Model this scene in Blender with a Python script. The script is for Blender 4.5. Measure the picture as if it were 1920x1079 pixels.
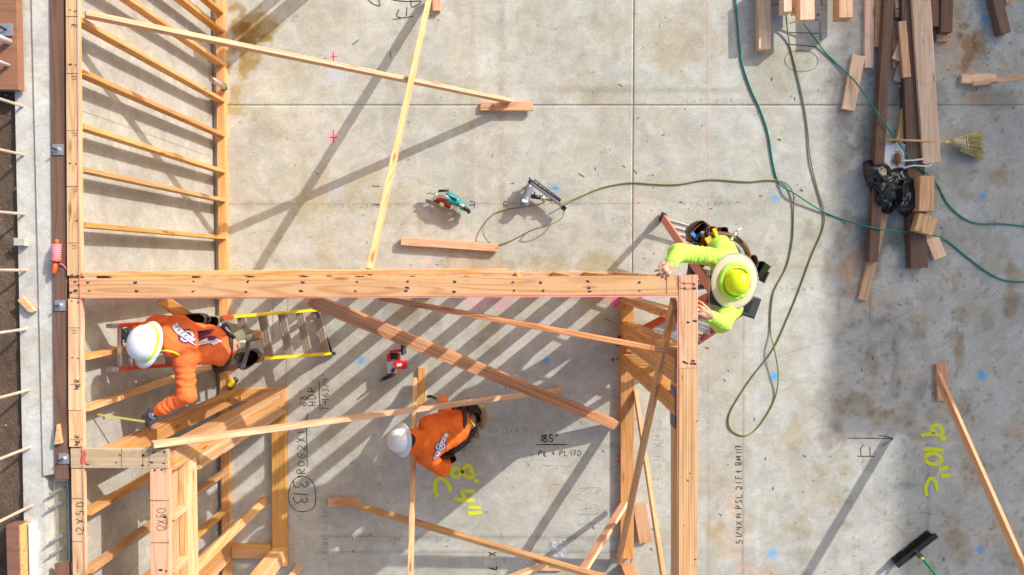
import bpy, math, random
import numpy as np
from mathutils import Vector, Matrix
from mathutils.bvhtree import BVHTree
random.seed(7)
for o in list(bpy.data.objects): bpy.data.objects.remove(o)
S = bpy.context.scene
COL = S.collection
# ------------------------------------------------------------------ camera
FPX, CAMH, TILT = 1280.0, 7.45, -math.atan(44.5/1280.0)
cd = bpy.data.cameras.new('camera'); cam = bpy.data.objects.new('camera', cd); COL.objects.link(cam)
cd.sensor_width = 36.0; cd.sensor_fit = 'HORIZONTAL'; cd.lens = 36.0*FPX/1920.0
cd.clip_start = 0.1; cd.clip_end = 1000
cam.location = (0, 0, CAMH); cam.rotation_euler = (TILT, 0, 0)
S.camera = cam
# ------------------------------------------------------------------ sky, sun, exposure
SUN_EL, SUN_DIR = math.radians(27.8), math.radians(39.5)       # direction towards the sun, from +X counter-clockwise
w = bpy.data.worlds.new('World'); S.world = w; w.use_nodes = True
wn = w.node_tree; wn.nodes.clear()
sky = wn.nodes.new('ShaderNodeTexSky'); sky.sky_type = 'NISHITA'; sky.sun_disc = False
sky.sun_elevation = SUN_EL; sky.sun_rotation = math.pi/2 - SUN_DIR
sky.air_density = 1.0; sky.dust_density = 4.0; sky.ozone_density = 0.6
bg = wn.nodes.new('ShaderNodeBackground'); bg.inputs[1].default_value = 0.15
wo = wn.nodes.new('ShaderNodeOutputWorld')
wn.links.new(sky.outputs[0], bg.inputs[0]); wn.links.new(bg.outputs[0], wo.inputs[0])
sl = bpy.data.lights.new('sun', 'SUN'); sl.energy = 3.35; sl.angle = math.radians(0.53); sl.color = (1.0, 0.96, 0.885)
so = bpy.data.objects.new('sun', sl); COL.objects.link(so)
sdir = Vector((math.cos(SUN_DIR)*math.cos(SUN_EL), math.sin(SUN_DIR)*math.cos(SUN_EL), math.sin(SUN_EL)))
so.rotation_euler = sdir.to_track_quat('Z', 'Y').to_euler(); so.location = sdir*30
S.view_settings.view_transform = 'Standard'; S.view_settings.look = 'None'
S.view_settings.gamma = 1.0; S.view_settings.use_curve_mapping = False
S.view_settings.exposure = 0.42
# ------------------------------------------------------------------ helpers
_R = Matrix.Rotation(TILT, 3, 'X')
def P(px, py, z=0.0):
    d = _R @ Vector(((px-960)/FPX, (539.5-py)/FPX, -1.0))
    t = (z-CAMH)/d.z
    return Vector((0, 0, CAMH)) + d*t
def mesh_obj(name, verts, faces, mat=None, parent=None, M=None, smooth=False, data=None):
    if data is None:
        me = bpy.data.meshes.new(name); me.from_pydata([tuple(v) for v in verts], [], faces); me.update()
        if mat: me.materials.append(mat)
        if smooth: me.polygons.foreach_set('use_smooth', [True]*len(me.polygons))
    else: me = data
    o = bpy.data.objects.new(name, me); COL.objects.link(o)
    if M is not None: o.matrix_basis = M
    if parent: attach(o, parent)
    return o
def wmat(o):
    m = o.matrix_basis.copy()
    if o.parent: m = wmat(o.parent) @ o.matrix_parent_inverse @ m
    return m
def attach(o, p):
    o.parent = p; o.matrix_parent_inverse = wmat(p).inverted()
def thing(name, label, cat, loc=(0, 0, 0), group=None):
    o = bpy.data.objects.new(name, None); COL.objects.link(o); o.location = loc; o.empty_display_size = .1
    return tag(o, label, cat, group)
def tag(o, label, cat, group=None):
    o['label'] = label; o['category'] = cat
    if group: o['group'] = group
    return o
BOXF = [(0,3,2,1),(4,5,6,7),(0,1,5,4),(1,2,6,5),(2,3,7,6),(3,0,4,7)]
def boxv(sx, sy, sz):
    x, y, z = sx/2, sy/2, sz/2
    return [(-x,-y,-z),(x,-y,-z),(x,y,-z),(-x,y,-z),(-x,-y,z),(x,-y,z),(x,y,z),(-x,y,z)]
def frame(a, b, wdir):
    x = (b-a).normalized(); w_ = Vector(wdir); y = (w_ - x*w_.dot(x)).normalized(); z = x.cross(y)
    M = Matrix(((x.x,y.x,z.x,0),(x.y,y.y,z.y,0),(x.z,y.z,z.z,0),(0,0,0,1))); M.translation = (a+b)/2
    return M
def chamfer_box(sx, sy, sz, c):
    # long box with chamfered long edges (octagonal section), grain along local X
    y, z = sy/2, sz/2
    prof = [(-y+c,-z),(y-c,-z),(y,-z+c),(y,z-c),(y-c,z),(-y+c,z),(-y,z-c),(-y,-z+c)]
    v = [(-sx/2,p[0],p[1]) for p in prof]+[(sx/2,p[0],p[1]) for p in prof]
    f = [(i,(i+1)%8,8+(i+1)%8,8+i) for i in range(8)]+[tuple(range(7,-1,-1)),tuple(range(8,16))]
    return v, f
def board(name, a, b, wid, thk, mat, parent=None, wdir=(0,0,1), ext0=0, ext1=0, cham=.003):
    a, b = Vector(a), Vector(b); d = (b-a).normalized(); a = a-d*ext0; b = b+d*ext1
    v, f = chamfer_box((b-a).length, wid, thk, cham)
    return mesh_obj(name, v, f, mat, parent, frame(a, b, wdir))
class MB:
    def __init__(s): s.v = []; s.f = []
    def add(s, v, f, M=None):
        n = len(s.v); s.v += [tuple(M @ Vector(p)) if M is not None else tuple(p) for p in v]
        s.f += [tuple(i+n for i in q) for q in f]; return s
    def box(s, c, size, M=None, rot=None):
        m = Matrix.Translation(Vector(c))
        if rot is not None: m = m @ rot
        if M is not None: m = M @ m
        return s.add(boxv(*size), BOXF, m)
    def bar(s, a, b, wid, thk, wdir=(0,0,1)):
        a, b = Vector(a), Vector(b); return s.add(boxv((b-a).length, wid, thk), BOXF, frame(a, b, wdir))
    def tube(s, pts, r, n=8, cap=True):
        pts = [Vector(p) for p in pts]; rr = r if hasattr(r, '__len__') else [r]*len(pts)
        up = Vector((0,0,1)); V = []; F = []
        t0 = (pts[1]-pts[0]).normalized()
        if abs(t0.dot(up)) > .95: up = Vector((1,0,0))
        for i, p in enumerate(pts):
            t = (pts[min(i+1,len(pts)-1)]-pts[max(i-1,0)]).normalized()
            u = (up-t*up.dot(t)).normalized(); w_ = t.cross(u)
            for k in range(n):
                an = 2*math.pi*k/n; V.append(p+(u*math.cos(an)+w_*math.sin(an))*rr[i])
        for i in range(len(pts)-1):
            for k in range(n): F.append((i*n+k, i*n+(k+1)%n, (i+1)*n+(k+1)%n, (i+1)*n+k))
        if cap: F.append(tuple(range(n-1,-1,-1))); F.append(tuple(range((len(pts)-1)*n, len(pts)*n)))
        return s.add(V, F)
    def lathe(s, prof, M=None, n=32, sx=1, sy=1):
        V = []; F = []
        for r, z in prof:
            for k in range(n):
                an = 2*math.pi*k/n; V.append((r*math.cos(an)*sx, r*math.sin(an)*sy, z))
        for i in range(len(prof)-1):
            for k in range(n): F.append((i*n+k, i*n+(k+1)%n, (i+1)*n+(k+1)%n, (i+1)*n+k))
        return s.add(V, F, M)
    def obj(s, name, mat, parent=None, smooth=False): return mesh_obj(name, s.v, s.f, mat, parent, None, smooth)
def catmull(pts, n=8):
    pts = [Vector(p) for p in pts]; out = []
    for i in range(len(pts)-1):
        p0 = pts[max(i-1,0)]; p1 = pts[i]; p2 = pts[i+1]; p3 = pts[min(i+2,len(pts)-1)]
        for k in range(n):
            t = k/n; out.append(.5*((2*p1)+(p2-p0)*t+(2*p0-5*p1+4*p2-p3)*t*t+(-p0+3*p1-3*p2+p3)*t**3))
    out.append(pts[-1]); return out
# ------------------------------------------------------------------ materials
class NT:
    def __init__(s, name):
        s.m = bpy.data.materials.new(name); s.m.use_nodes = True; s.t = s.m.node_tree; s.t.nodes.clear()
        s.out = s.n('ShaderNodeOutputMaterial'); s.b = s.n('ShaderNodeBsdfPrincipled'); s.l(s.b.outputs[0], s.out.inputs[0])
    def n(s, typ, **kw):
        nd = s.t.nodes.new(typ)
        for k, v in kw.items(): setattr(nd, k, v)
        return nd
    def l(s, a, b): s.t.links.new(a, b)
    def math(s, op, a, b=None, c=None):
        nd = s.n('ShaderNodeMath', operation=op)
        for i, x in enumerate((a, b, c)):
            if x is None: continue
            if isinstance(x, (int, float)): nd.inputs[i].default_value = x
            else: s.l(x, nd.inputs[i])
        return nd.outputs[0]
    def noise(s, vec, scale, detail=4, rough=.55, dist=0):
        nd = s.n('ShaderNodeTexNoise'); nd.inputs['Scale'].default_value = scale; nd.inputs['Detail'].default_value = detail
        nd.inputs['Roughness'].default_value = rough; nd.inputs['Distortion'].default_value = dist
        if vec is not None: s.l(vec, nd.inputs['Vector'])
        return nd.outputs['Fac']
    def ramp(s, fac, stops):
        nd = s.n('ShaderNodeValToRGB'); e = nd.color_ramp.elements
        while len(e) < len(stops): e.new(.5)
        for i, (p, c) in enumerate(stops):
            e[i].position = p; e[i].color = (c if len(c) == 4 else (*c, 1)) if hasattr(c, '__len__') else (c, c, c, 1)
        s.l(fac, nd.inputs[0]); return nd.outputs[0]
    def mix(s, fac, a, b, mode='MIX'):
        nd = s.n('ShaderNodeMix', data_type='RGBA', blend_type=mode)
        for i, x in ((0, fac), (6, a), (7, b)):
            if isinstance(x, (int, float)): nd.inputs[i].default_value = x
            elif isinstance(x, tuple): nd.inputs[i].default_value = (*x, 1) if len(x) == 3 else x
            else: s.l(x, nd.inputs[i])
        return nd.outputs[2]
    def mapped(s, vec, scale, off=None):
        nd = s.n('ShaderNodeMapping'); nd.inputs['Scale'].default_value = scale; s.l(vec, nd.inputs['Vector'])
        if off is not None: s.l(off, nd.inputs['Location'])
        return nd.outputs[0]
    def bump(s, h, strength, dist=.01):
        nd = s.n('ShaderNodeBump'); nd.inputs['Strength'].default_value = strength; nd.inputs['Distance'].default_value = dist
        s.l(h, nd.inputs['Height']); s.l(nd.outputs[0], s.b.inputs['Normal'])
    def set(s, rough=.6, metal=0, spec=.5):
        s.b.inputs['Roughness'].default_value = rough; s.b.inputs['Metallic'].default_value = metal
        s.b.inputs['Specular IOR Level'].default_value = spec
    def col(s, c):
        if isinstance(c, tuple): s.b.inputs['Base Color'].default_value = (*c, 1)
        else: s.l(c, s.b.inputs['Base Color'])
def wood(name, light, dark, knots=.085, contrast=1.0, dirt=0.12, stripes=False, freq=26):
    s = NT(name); tc = s.n('ShaderNodeTexCoord'); oi = s.n('ShaderNodeObjectInfo')
    cmb = s.n('ShaderNodeCombineXYZ'); r = oi.outputs['Random']
    s.l(s.math('MULTIPLY', r, 37.0), cmb.inputs[0]); s.l(s.math('MULTIPLY', r, 91.0), cmb.inputs[1]); s.l(s.math('MULTIPLY', r, 53.0), cmb.inputs[2])
    v = s.mapped(tc.outputs['Object'], (.55, 7.5, 7.5), cmb.outputs[0])
    g = s.noise(v, 1.0, 1.5, .4, .15)
    rings = s.math('SINE', s.math('MULTIPLY', g, freq*2.4))
    rings = s.math('MULTIPLY_ADD', rings, .5, .5); rings = s.math('POWER', rings, 1.8)
    fib = s.noise(s.mapped(tc.outputs['Object'], (5, 150, 150), cmb.outputs[0]), 1.0, 3, .6)
    blot = s.noise(s.mapped(tc.outputs['Object'], (1.6, 6, 6), cmb.outputs[0]), 1.0, 3, .6)
    f = s.math('MULTIPLY_ADD', s.math('SUBTRACT', fib, .5), .9*contrast, s.math('MULTIPLY', rings, .55*contrast))
    f = s.math('MULTIPLY_ADD', s.math('SUBTRACT', blot, .5), .9, f)
    c = s.mix(f, light, dark)
    hs = s.n('ShaderNodeHueSaturation'); s.l(c, hs.inputs['Color'])
    s.l(s.math('MULTIPLY_ADD', r, .014, .493), hs.inputs['Hue'])
    s.l(s.math('MULTIPLY_ADD', s.math('FRACT', s.math('MULTIPLY', r, 7.3)), .3, .86), hs.inputs['Value'])
    s.l(s.math('MULTIPLY_ADD', s.math('FRACT', s.math('MULTIPLY', r, 3.7)), .22, .88), hs.inputs['Saturation'])
    c = hs.outputs[0]
    if stripes:
        sep = s.n('ShaderNodeSeparateXYZ'); s.l(tc.outputs['Object'], sep.inputs[0])
        wv = s.noise(s.mapped(tc.outputs['Object'], (.35, 210, 210)), 1.0, 2, .7)
        c = s.mix(s.math('MULTIPLY', s.ramp(wv, [(.42, 0.0), (.62, 1.0)]), .75), c, tuple(x*.62 for x in dark))
        wv2 = s.noise(s.mapped(tc.outputs['Object'], (1.5, 60, 60)), 1.0, 2, .7)
        c = s.mix(s.math('MULTIPLY', s.ramp(wv2, [(.5, 0.0), (.7, 1.0)]), .45), c, tuple(min(1,x*1.25) for x in light))
    if knots:
        vo = s.n('ShaderNodeTexVoronoi'); vo.inputs['Scale'].default_value = 1.0
        s.l(s.mapped(tc.outputs['Object'], (2.1, 9, 9), cmb.outputs[0]), vo.inputs['Vector'])
        k = s.ramp(vo.outputs['Distance'], [(knots*.8, 1.0), (knots*1.9, 0.0)])
        c = s.mix(s.math('MULTIPLY', k, .85), c, (dark[0]*.6, dark[1]*.4, dark[2]*.35))
    if dirt:
        dn = s.noise(tc.outputs['Object'], 7.0, 5, .7)
        c = s.mix(s.math('MULTIPLY', s.ramp(dn, [(.55, 0.0), (.75, 1.0)]), dirt*2.2), c, (.2, .15, .11))
    s.col(c); s.set(.62, 0, .3); s.bump(f, .25, .003); return s.m
def plain(name, c, rough=.6, metal=0, var=.12, bump=0, bscale=60, spec=.5, dirt=None):
    s = NT(name); tc = s.n('ShaderNodeTexCoord'); n1 = s.noise(tc.outputs['Object'], 14, 5, .65)
    v = s.math('MULTIPLY_ADD', s.math('SUBTRACT', n1, .5), var*4, 1.0)
    c2 = s.mix(1.0, c, v, 'MULTIPLY')
    if dirt:
        n2 = s.noise(tc.outputs['Object'], 30, 5, .7); c2 = s.mix(s.math('MULTIPLY', s.ramp(n2, [(.5, 0.0), (.72, 1.0)]), dirt[1]), c2, dirt[0])
    s.col(c2); s.set(rough, metal, spec)
    if bump: s.bump(s.noise(tc.outputs['Object'], bscale, 4, .6), bump, .01)
    return s.m
FIRW  = wood('brightened_pink_lumber', (.92,.66,.47), (.74,.44,.28), contrast=1.1)  # brightened fir for the stack, making up for the dim shade there
FIR   = wood('fir_lumber', (.73,.45,.23), (.54,.265,.105), contrast=1.25)
FIRO  = wood('orange_fir_lumber', (.66,.355,.13), (.47,.205,.052))
FIRP  = wood('pink_fir_lumber', (.73,.42,.25), (.56,.265,.13), contrast=1.2)
FIRL  = wood('pale_fir_lumber', (.76,.475,.26), (.60,.31,.14), contrast=1.2)
FIRR  = wood('red_fir_lumber', (.66,.28,.13), (.42,.13,.04), contrast=1.4)
FIRG  = wood('weathered_plate_lumber', (.56,.41,.26), (.42,.27,.14), dirt=.3)
LVL   = wood('laminated_veneer_lumber', (.72,.45,.22), (.50,.26,.10), knots=.03, stripes=True, freq=10)
BUILT = wood('fine_lined_laminated_lumber', (.72,.33,.14), (.42,.14,.05), knots=0, stripes=True, freq=10)
PT    = wood('treated_brown_lumber', (.20,.105,.068), (.11,.052,.034), contrast=.9, knots=.03)
GLU   = wood('treated_red_glulam', (.29,.125,.075), (.18,.07,.04), contrast=.8, knots=.02)
# concrete floor: stains and a greyer right side come from a colour attribute, fine relief and mottling are procedural
def concrete(name, base, attr=True, sc=1.0, vert=False):
    s = NT(name); tc = s.n('ShaderNodeTexCoord'); V = tc.outputs['Object']
    big = s.noise(V, .9*sc, 6, .62, .5); mid = s.noise(V, 4.5*sc, 6, .7, .8); fine = s.noise(V, 46*sc, 5, .7)
    strk = s.noise(s.mapped(V, (.8,.8,9) if vert else (1.5, 12, 1)), 1.0, 4, .65, .6)
    if vert: strk = s.noise(s.mapped(V, (9,9,.8)), 1.0, 4, .65, .6)
    v = s.math('MULTIPLY_ADD', s.math('SUBTRACT', big, .5), .75, 1.0)
    v = s.math('MULTIPLY_ADD', s.math('SUBTRACT', mid, .5), .95, v)
    v = s.math('MULTIPLY_ADD', s.math('SUBTRACT', fine, .5), .75, v)
    grit = s.noise(V, 120*sc, 3, .7); v = s.math('MULTIPLY_ADD', s.math('SUBTRACT', grit, .5), .55, v)
    v = s.math('MULTIPLY_ADD', s.math('SUBTRACT', strk, .5), .20, v)
    c = s.mix(1.0, base, v, 'MULTIPLY')
    warm = s.noise(V, 1.7*sc, 5, .7, 1.2)
    c = s.mix(s.math('MULTIPLY', s.ramp(warm, [(.48, 0.0), (.68, 1.0)]), .50), c, (base[0]*.84, base[1]*.72, base[2]*.52))
    warm2 = s.noise(V, 7*sc, 4, .7, 1.0)
    c = s.mix(s.math('MULTIPLY', s.ramp(warm2, [(.55, 0.0), (.70, 1.0)]), .35), c, (base[0]*.80, base[1]*.66, base[2]*.47))
    cool = s.noise(s.mapped(V, (1,1,1)), 2.6*sc, 5, .7, 1.5)
    c = s.mix(s.math('MULTIPLY', s.ramp(cool, [(.56, 0.0), (.74, 1.0)]), .35), c, (base[0]*1.22, base[1]*1.23, base[2]*1.26))
    pit = s.noise(V, 150, 2, .5)
    c = s.mix(s.math('MULTIPLY', s.ramp(pit, [(.66, 0.0), (.72, 1.0)]), .5), c, (.12,.10,.08))
    scr = s.noise(s.mapped(V, (3, 60, 1)), 1.0, 3, .6, 2.5)
    c = s.mix(s.math('MULTIPLY', s.ramp(scr, [(.70, 0.0), (.76, 1.0)]), .3), c, (base[0]*1.3, base[1]*1.3, base[2]*1.3))
    if attr:
        at = s.n('ShaderNodeAttribute'); at.attribute_name = 'stain'; c = s.mix(1.0, c, at.outputs['Color'], 'MULTIPLY')
        a2 = s.n('ShaderNodeAttribute'); a2.attribute_name = 'paint'
        g = s.math('MULTIPLY', a2.outputs['Alpha'], s.math('MULTIPLY_ADD', fine, 1.2, .4)); g = s.math('MINIMUM', g, 1.0)
        c = s.mix(g, c, a2.outputs['Color'])
    s.col(c); s.set(.72, 0, .35)
    rr = s.math('MULTIPLY_ADD', mid, .35, .5); s.l(rr, s.b.inputs['Roughness'])
    s.bump(s.math('ADD', fine, s.math('MULTIPLY', mid, .6)), .22, .004); return s.m
CONC  = concrete('slab_concrete', (.485,.482,.435))
CWALL = concrete('formed_concrete', (.42,.415,.385), attr=False, sc=1.2, vert=True)
CTOP = concrete('brightened_cement_top', (.55,.54,.50), attr=False, sc=1.6)  # smooth cement top, its colour brightened in place of sunlight
def dirtmat():
    s = NT('brown_soil'); tc = s.n('ShaderNodeTexCoord'); V = tc.outputs['Object']
    a = s.noise(V, 3, 8, .75, .4); b = s.noise(V, 40, 6, .75)
    c = s.ramp(a, [(.3,(.13,.085,.06)),(.55,(.23,.16,.115)),(.75,(.36,.27,.20))])
    c = s.mix(s.math('MULTIPLY', s.ramp(b, [(.58,0.0),(.72,1.0)]), .7), c, (.30,.25,.19))
    s.col(c); s.set(.95, 0, .1); s.bump(b, 1.0, .05); return s.m
DIRT = dirtmat()
ALU = plain('brushed_aluminium', (.62,.60,.58), .32, .85, .08); ALUD = plain('scuffed_aluminium_tread', (.40,.34,.29), .5, .4, .2, dirt=((.35,.25,.17),.6))
GALV = plain('galvanised_steel', (.55,.56,.60), .4, .7, .1); STRAP = plain('blue_grey_strap_steel', (.22,.22,.27), .45, .6, .12)
STEELD = plain('dark_steel', (.07,.075,.08), .4, .7, .15); SILV = plain('bare_steel', (.68,.68,.68), .28, .9, .06)
ORF = plain('orange_fibreglass', (.62,.07,.02), .45, 0, .1, dirt=((.2,.12,.1),.35)); ORP = plain('faded_orange_fibreglass', (.60,.20,.13), .5, 0, .1, dirt=((.3,.18,.16),.35))
YLF = plain('yellow_fibreglass', (.80,.60,.02), .4, 0, .08, dirt=((.35,.25,.05),.3)); RUB = plain('black_rubber', (.025,.025,.026), .7, 0, .2)
DPL = plain('dark_grey_plastic', (.045,.05,.052), .45, 0, .2); BLK = plain('black_plastic', (.018,.018,.02), .38, 0, .2)
SKIN = plain('skin', (.56,.30,.19), .5, 0, .08, .1); SKIND = plain('tanned_skin', (.34,.15,.085), .5, 0, .1, .1)
HAIR = plain('dark_hair', (.015,.012,.011), .6, 0, .2, .5); KHAKI = plain('khaki_cloth', (.20,.19,.125), .9, 0, .15, .3)
DENIM = plain('blue_denim', (.05,.075,.13), .9, 0, .2, .3); DTROU = plain('dark_work_cloth', (.035,.04,.035), .9, 0, .2, .3)
LEA = plain('brown_leather', (.16,.06,.028), .55, 0, .22, .3); LEAD = plain('dark_brown_leather', (.055,.026,.018), .5, 0, .2, .3)
TANB = plain('tan_boot_leather', (.36,.19,.075), .65, 0, .15, .3); GLV = plain('grey_blue_work_glove', (.10,.12,.17), .8, 0, .15, .3)
GLVP = plain('pale_glove_print', (.55,.56,.58), .8); HWHITE = plain('white_helmet_shell', (.80,.82,.86), .25, 0, .03)
HLIME = plain('lime_helmet_shell', (.72,.86,.01), .28, 0, .02); NEON = plain('neon_lime_band', (.60,.90,.04), .7, 0, .1)
BRIMC = plain('cream_sun_brim', (.72,.60,.40), .8, 0, .03); BRIME = plain('grey_brim_edge', (.30,.36,.40), .7)
TEAL = plain('teal_tool_plastic', (.0,.23,.24), .38); RED = plain('red_tool_plastic', (.62,.02,.02), .35); REDO = plain('orange_red_blade_guard', (.62,.07,.04), .5)
YEL = plain('yellow_plastic', (.80,.58,.02), .4); BLUT = plain('blue_tape', (.02,.20,.62), .5); WHT = plain('white_plastic', (.80,.80,.80), .4, 0, .04)
BRASS = plain('brass_fitting', (.55,.30,.08), .35, .8); HOSEG = plain('green_hose_rubber', (.0,.23,.17), .45, 0, .1); HOSEO = plain('olive_hose_rubber', (.20,.22,.05), .5, 0, .15)
PINK = plain('pink_string', (.85,.22,.30), .8); REEL = plain('orange_reel_plastic', (.80,.12,.02), .45); STRAW = plain('broom_straw', (.56,.45,.20), .85, 0, .3)
STRAWD = plain('bound_broom_corn', (.58,.42,.22), .85, 0, .2); HANDW = plain('wooden_broom_handle', (.68,.42,.19), .5); BGRN = plain('green_painted_handle', (.01,.33,.10), .35)
BRIS = plain('black_green_bristle', (.02,.035,.028), .9, 0, .4, .6, 200); INK = plain('black_marker', (.03,.028,.027), .8); INKF = plain('faint_pencil', (.26,.25,.25), .9)
INKG = plain('faint_green_marker', (.22,.36,.34), .9); YSP = None; CHALK = plain('pink_chalk_line', (.62,.36,.34), .9)
REDM = plain('red_marker', (.72,.06,.07), .8); JOINT = plain('snapped_dark_line', (.20,.18,.16), .95); PPINK = plain('pink_spray_paint', (.85,.06,.28), .8, 0, .2)
MEMB = plain('grey_black_membrane', (.085,.095,.11), .6, 0, .3); FOAM = plain('pale_blue_foam_board', (.55,.68,.74), .85, 0, .05); EMBW = plain('emblem_white_print', (.80,.78,.86), .7); EMBP = plain('emblem_purple_print', (.13,.01,.09), .7)
CHIP = plain('wood_chips', (.50,.30,.15), .9, 0, .4); NAILM = plain('nail_gun_scorch', (.06,.045,.04), .9, 0, .5); FACADE = plain('pale_stucco', (.5,.48,.44), .9, 0, .1); GLASS = plain('window_glass', (.03,.04,.05), .1)
def cloth(name, c, bs=5.5, strength=.55, var=.05):
    s = NT(name); tc = s.n('ShaderNodeTexCoord'); V = tc.outputs['Object']
    n1 = s.noise(V, bs, 1.5, .45, 1.3); rid = s.math('ABSOLUTE', s.math('SUBTRACT', n1, .5)); n2 = s.noise(V, bs*2.7, 2, .5, .8); rid2 = s.math('ABSOLUTE', s.math('SUBTRACT', n2, .5)); wv = s.noise(V, 300, 2, .6)
    dirt = s.noise(V, 11, 5, .7)
    k = s.math('MULTIPLY_ADD', s.math('SUBTRACT', dirt, .5), var*5, 1.0); s.col(s.mix(1.0, c, k, 'MULTIPLY')); s.set(.9, 0, .12)
    h = s.math('ADD', s.math('MULTIPLY', rid, 1.0), s.math('MULTIPLY', rid2, .22)); h = s.math('ADD', h, s.math('MULTIPLY', wv, .05))
    s.bump(h, strength, .06); return s.m
ORH = cloth('orange_fleece', (.90,.19,.055)); ORH2 = cloth('orange_cotton', (.86,.165,.03)); LIM = cloth('lime_hi_vis_fabric', (.50,.80,.12), 6.5, .55)
def inkmat(name, c, lo, hi, sc=60, amax=1.0):
    s = NT(name); tc = s.n('ShaderNodeTexCoord'); n = s.noise(tc.outputs['Object'], sc, 4, .75); s.col(c); s.set(.9, 0, .1)
    s.l(s.math('MULTIPLY', s.ramp(n, [(lo, 0.0), (hi, 1.0)]), amax), s.b.inputs['Alpha']); return s.m
INK = inkmat('black_marker', (.03,.028,.027), .30, .46, 60, .92); INKF = inkmat('faint_pencil', (.12,.12,.12), .36, .62, 50, .6); INKG = inkmat('faint_green_marker', (.08,.25,.23), .38, .62, 50, .6)
YSP = inkmat('yellow_spray_paint', (.72,.76,.05), .18, .40, 45, .97); CHALK = inkmat('pink_chalk_line', (.70,.28,.28), .40, .62, 30, .4)
def bagmat():
    s = NT('black_bin_liner'); tc = s.n('ShaderNodeTexCoord'); s.col((.010,.010,.013)); s.set(.22, 0, .7)
    s.bump(s.noise(tc.outputs['Object'], 9, 1, .5, .8), .35, .02); return s.m
BAG = bagmat()
def clearmat():
    s = NT('clear_plastic'); s.col((.9,.9,.92)); s.set(.12, 0, .6); s.b.inputs['Transmission Weight'].default_value = .55; s.b.inputs['Alpha'].default_value = .6; return s.m
CLEAR = clearmat()
# ------------------------------------------------------------------ numpy noise
def vnoise(x, y, seed):
    rs = np.random.RandomState(seed); T = rs.rand(256, 256)
    xi = np.floor(x).astype(int); yi = np.floor(y).astype(int); fx = x-xi; fy = y-yi
    fx = fx*fx*(3-2*fx); fy = fy*fy*(3-2*fy); xi %= 256; yi %= 256; x1 = (xi+1) % 256; y1 = (yi+1) % 256
    return (T[xi,yi]*(1-fx)+T[x1,yi]*fx)*(1-fy)+(T[xi,y1]*(1-fx)+T[x1,y1]*fx)*fy
def fbm(x, y, seed, oct=5):
    r = 0; a = .5; t = 0
    for i in range(oct): r = r+a*vnoise(x*2**i+13*i, y*2**i+7*i, seed+i); t += a; a *= .5
    return r/t
# stains: (px, py, rx, ry, rgb multiplier, strength, edge roughness)
OCH = (.80,.62,.33); BRN = (.72,.58,.40); GRY = (.66,.65,.66); DRK = (.55,.52,.50); WHTS = (1.25,1.25,1.28); PEA = (1.15,.86,.66); BLU = (.86,.93,1.06)
rs_ = random.Random(11)
STAINS = [(465,50,60,40,(.68,.54,.32),1.0,1.4),(464,112,40,56,(.78,.60,.30),1.0,1.7),(442,195,28,70,(.84,.68,.40),.9,1.3),(438,85,26,50,(.70,.58,.40),.8,1.4),
 (590,45,36,42,(.9,.87,.8),.5,.4),(1250,80,110,60,(.90,.85,.75),.6,1.5),(1010,40,60,50,(.9,.86,.78),.5,1.4),(1275,110,45,50,(.85,.74,.58),.5,1.5),
 (1060,500,90,22,(.80,.76,.60),.8,1.2),(900,496,70,16,(.85,.76,.6),.7,1.2),(1440,150,50,80,(.88,.85,.78),.6,1.5),(1490,110,60,60,(.86,.83,.74),.5,1.4),
 (1600,480,60,110,GRY,.7,1.3),(1650,250,50,200,GRY,.7,1.3),(1570,250,30,150,GRY,.5,1.3),(1800,110,40,70,PEA,.8,1.6),(1812,90,16,40,(.66,.44,.25),.8,1.6),(1840,70,14,34,(.7,.5,.3),.7,1.6),
 (1868,190,46,16,DRK,.5,.7),(1770,250,40,60,WHTS,.45,1.3),(1800,400,30,40,WHTS,.5,1.2),(1600,500,36,26,PEA,.75,1.7),(1640,555,30,22,PEA,.8,1.7),(1590,530,16,36,PEA,.6,1.6),
 (1760,450,80,60,(.82,.8,.78),.6,1.3),(1620,640,90,60,(.78,.78,.80),.6,1.4),(1600,760,50,22,BRN,.5,1.6),(1570,770,60,40,(.8,.8,.78),.5,1.4),(1740,770,60,30,(.82,.68,.52),.6,1.5),
 (1790,640,14,22,(.66,.55,.38),.4,1.2),(1852,600,10,20,(.68,.58,.42),.4,1.1),(1895,575,14,18,(.70,.50,.32),.4,1.3),(1812,760,12,40,(.68,.58,.44),.4,1.4),(1800,590,16,14,BRN,.6,1.5),
 (1815,900,20,44,BRN,.55,1.6),(1890,800,40,20,PEA,.5,1.6),(1870,1000,44,20,PEA,.5,1.6),(1800,1020,20,30,BRN,.5,1.6),(1500,990,26,18,BRN,.4,1.6),(1480,820,50,30,(.93,.86,.74),.6,1.5),
 (1560,830,34,26,(.7,.68,.66),.5,1.3),(1500,1040,20,18,(.82,.8,.72),.5,1.4),(1390,1010,34,60,(1.15,.92,.74),.55,1.7),(1380,930,14,30,PEA,.4,1.5),(1400,1070,50,16,PEA,.5,1.6),
 (1500,420,60,60,(.97,.94,.86),.5,1.3),(1330,700,70,50,(.95,.9,.8),.5,1.5),(1100,300,70,60,(.93,.88,.8),.4,1.6),(690,590,24,18,(.92,.84,.66),.4,1.3),(760,585,70,28,(.72,.70,.70),.5,1.4),
 (870,330,26,60,(.9,.84,.74),.4,1.4),(540,200,70,60,(.97,.93,.84),.4,1.6),(620,330,80,60,(.96,.92,.83),.4,1.6),(630,360,26,14,(1.02,1.05,1.12),.7,1.1),(1060,690,46,16,(.8,.76,.72),.4,1.4),
 (1290,190,60,30,(.94,.88,.78),.4,1.5),(1300,380,160,60,(.97,.95,.9),.5,1.4),(1880,330,26,20,(.75,.62,.42),.6,1.6),(1860,470,26,60,BRN,.3,1.7),(1900,520,16,24,BRN,.5,1.5)]
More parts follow.
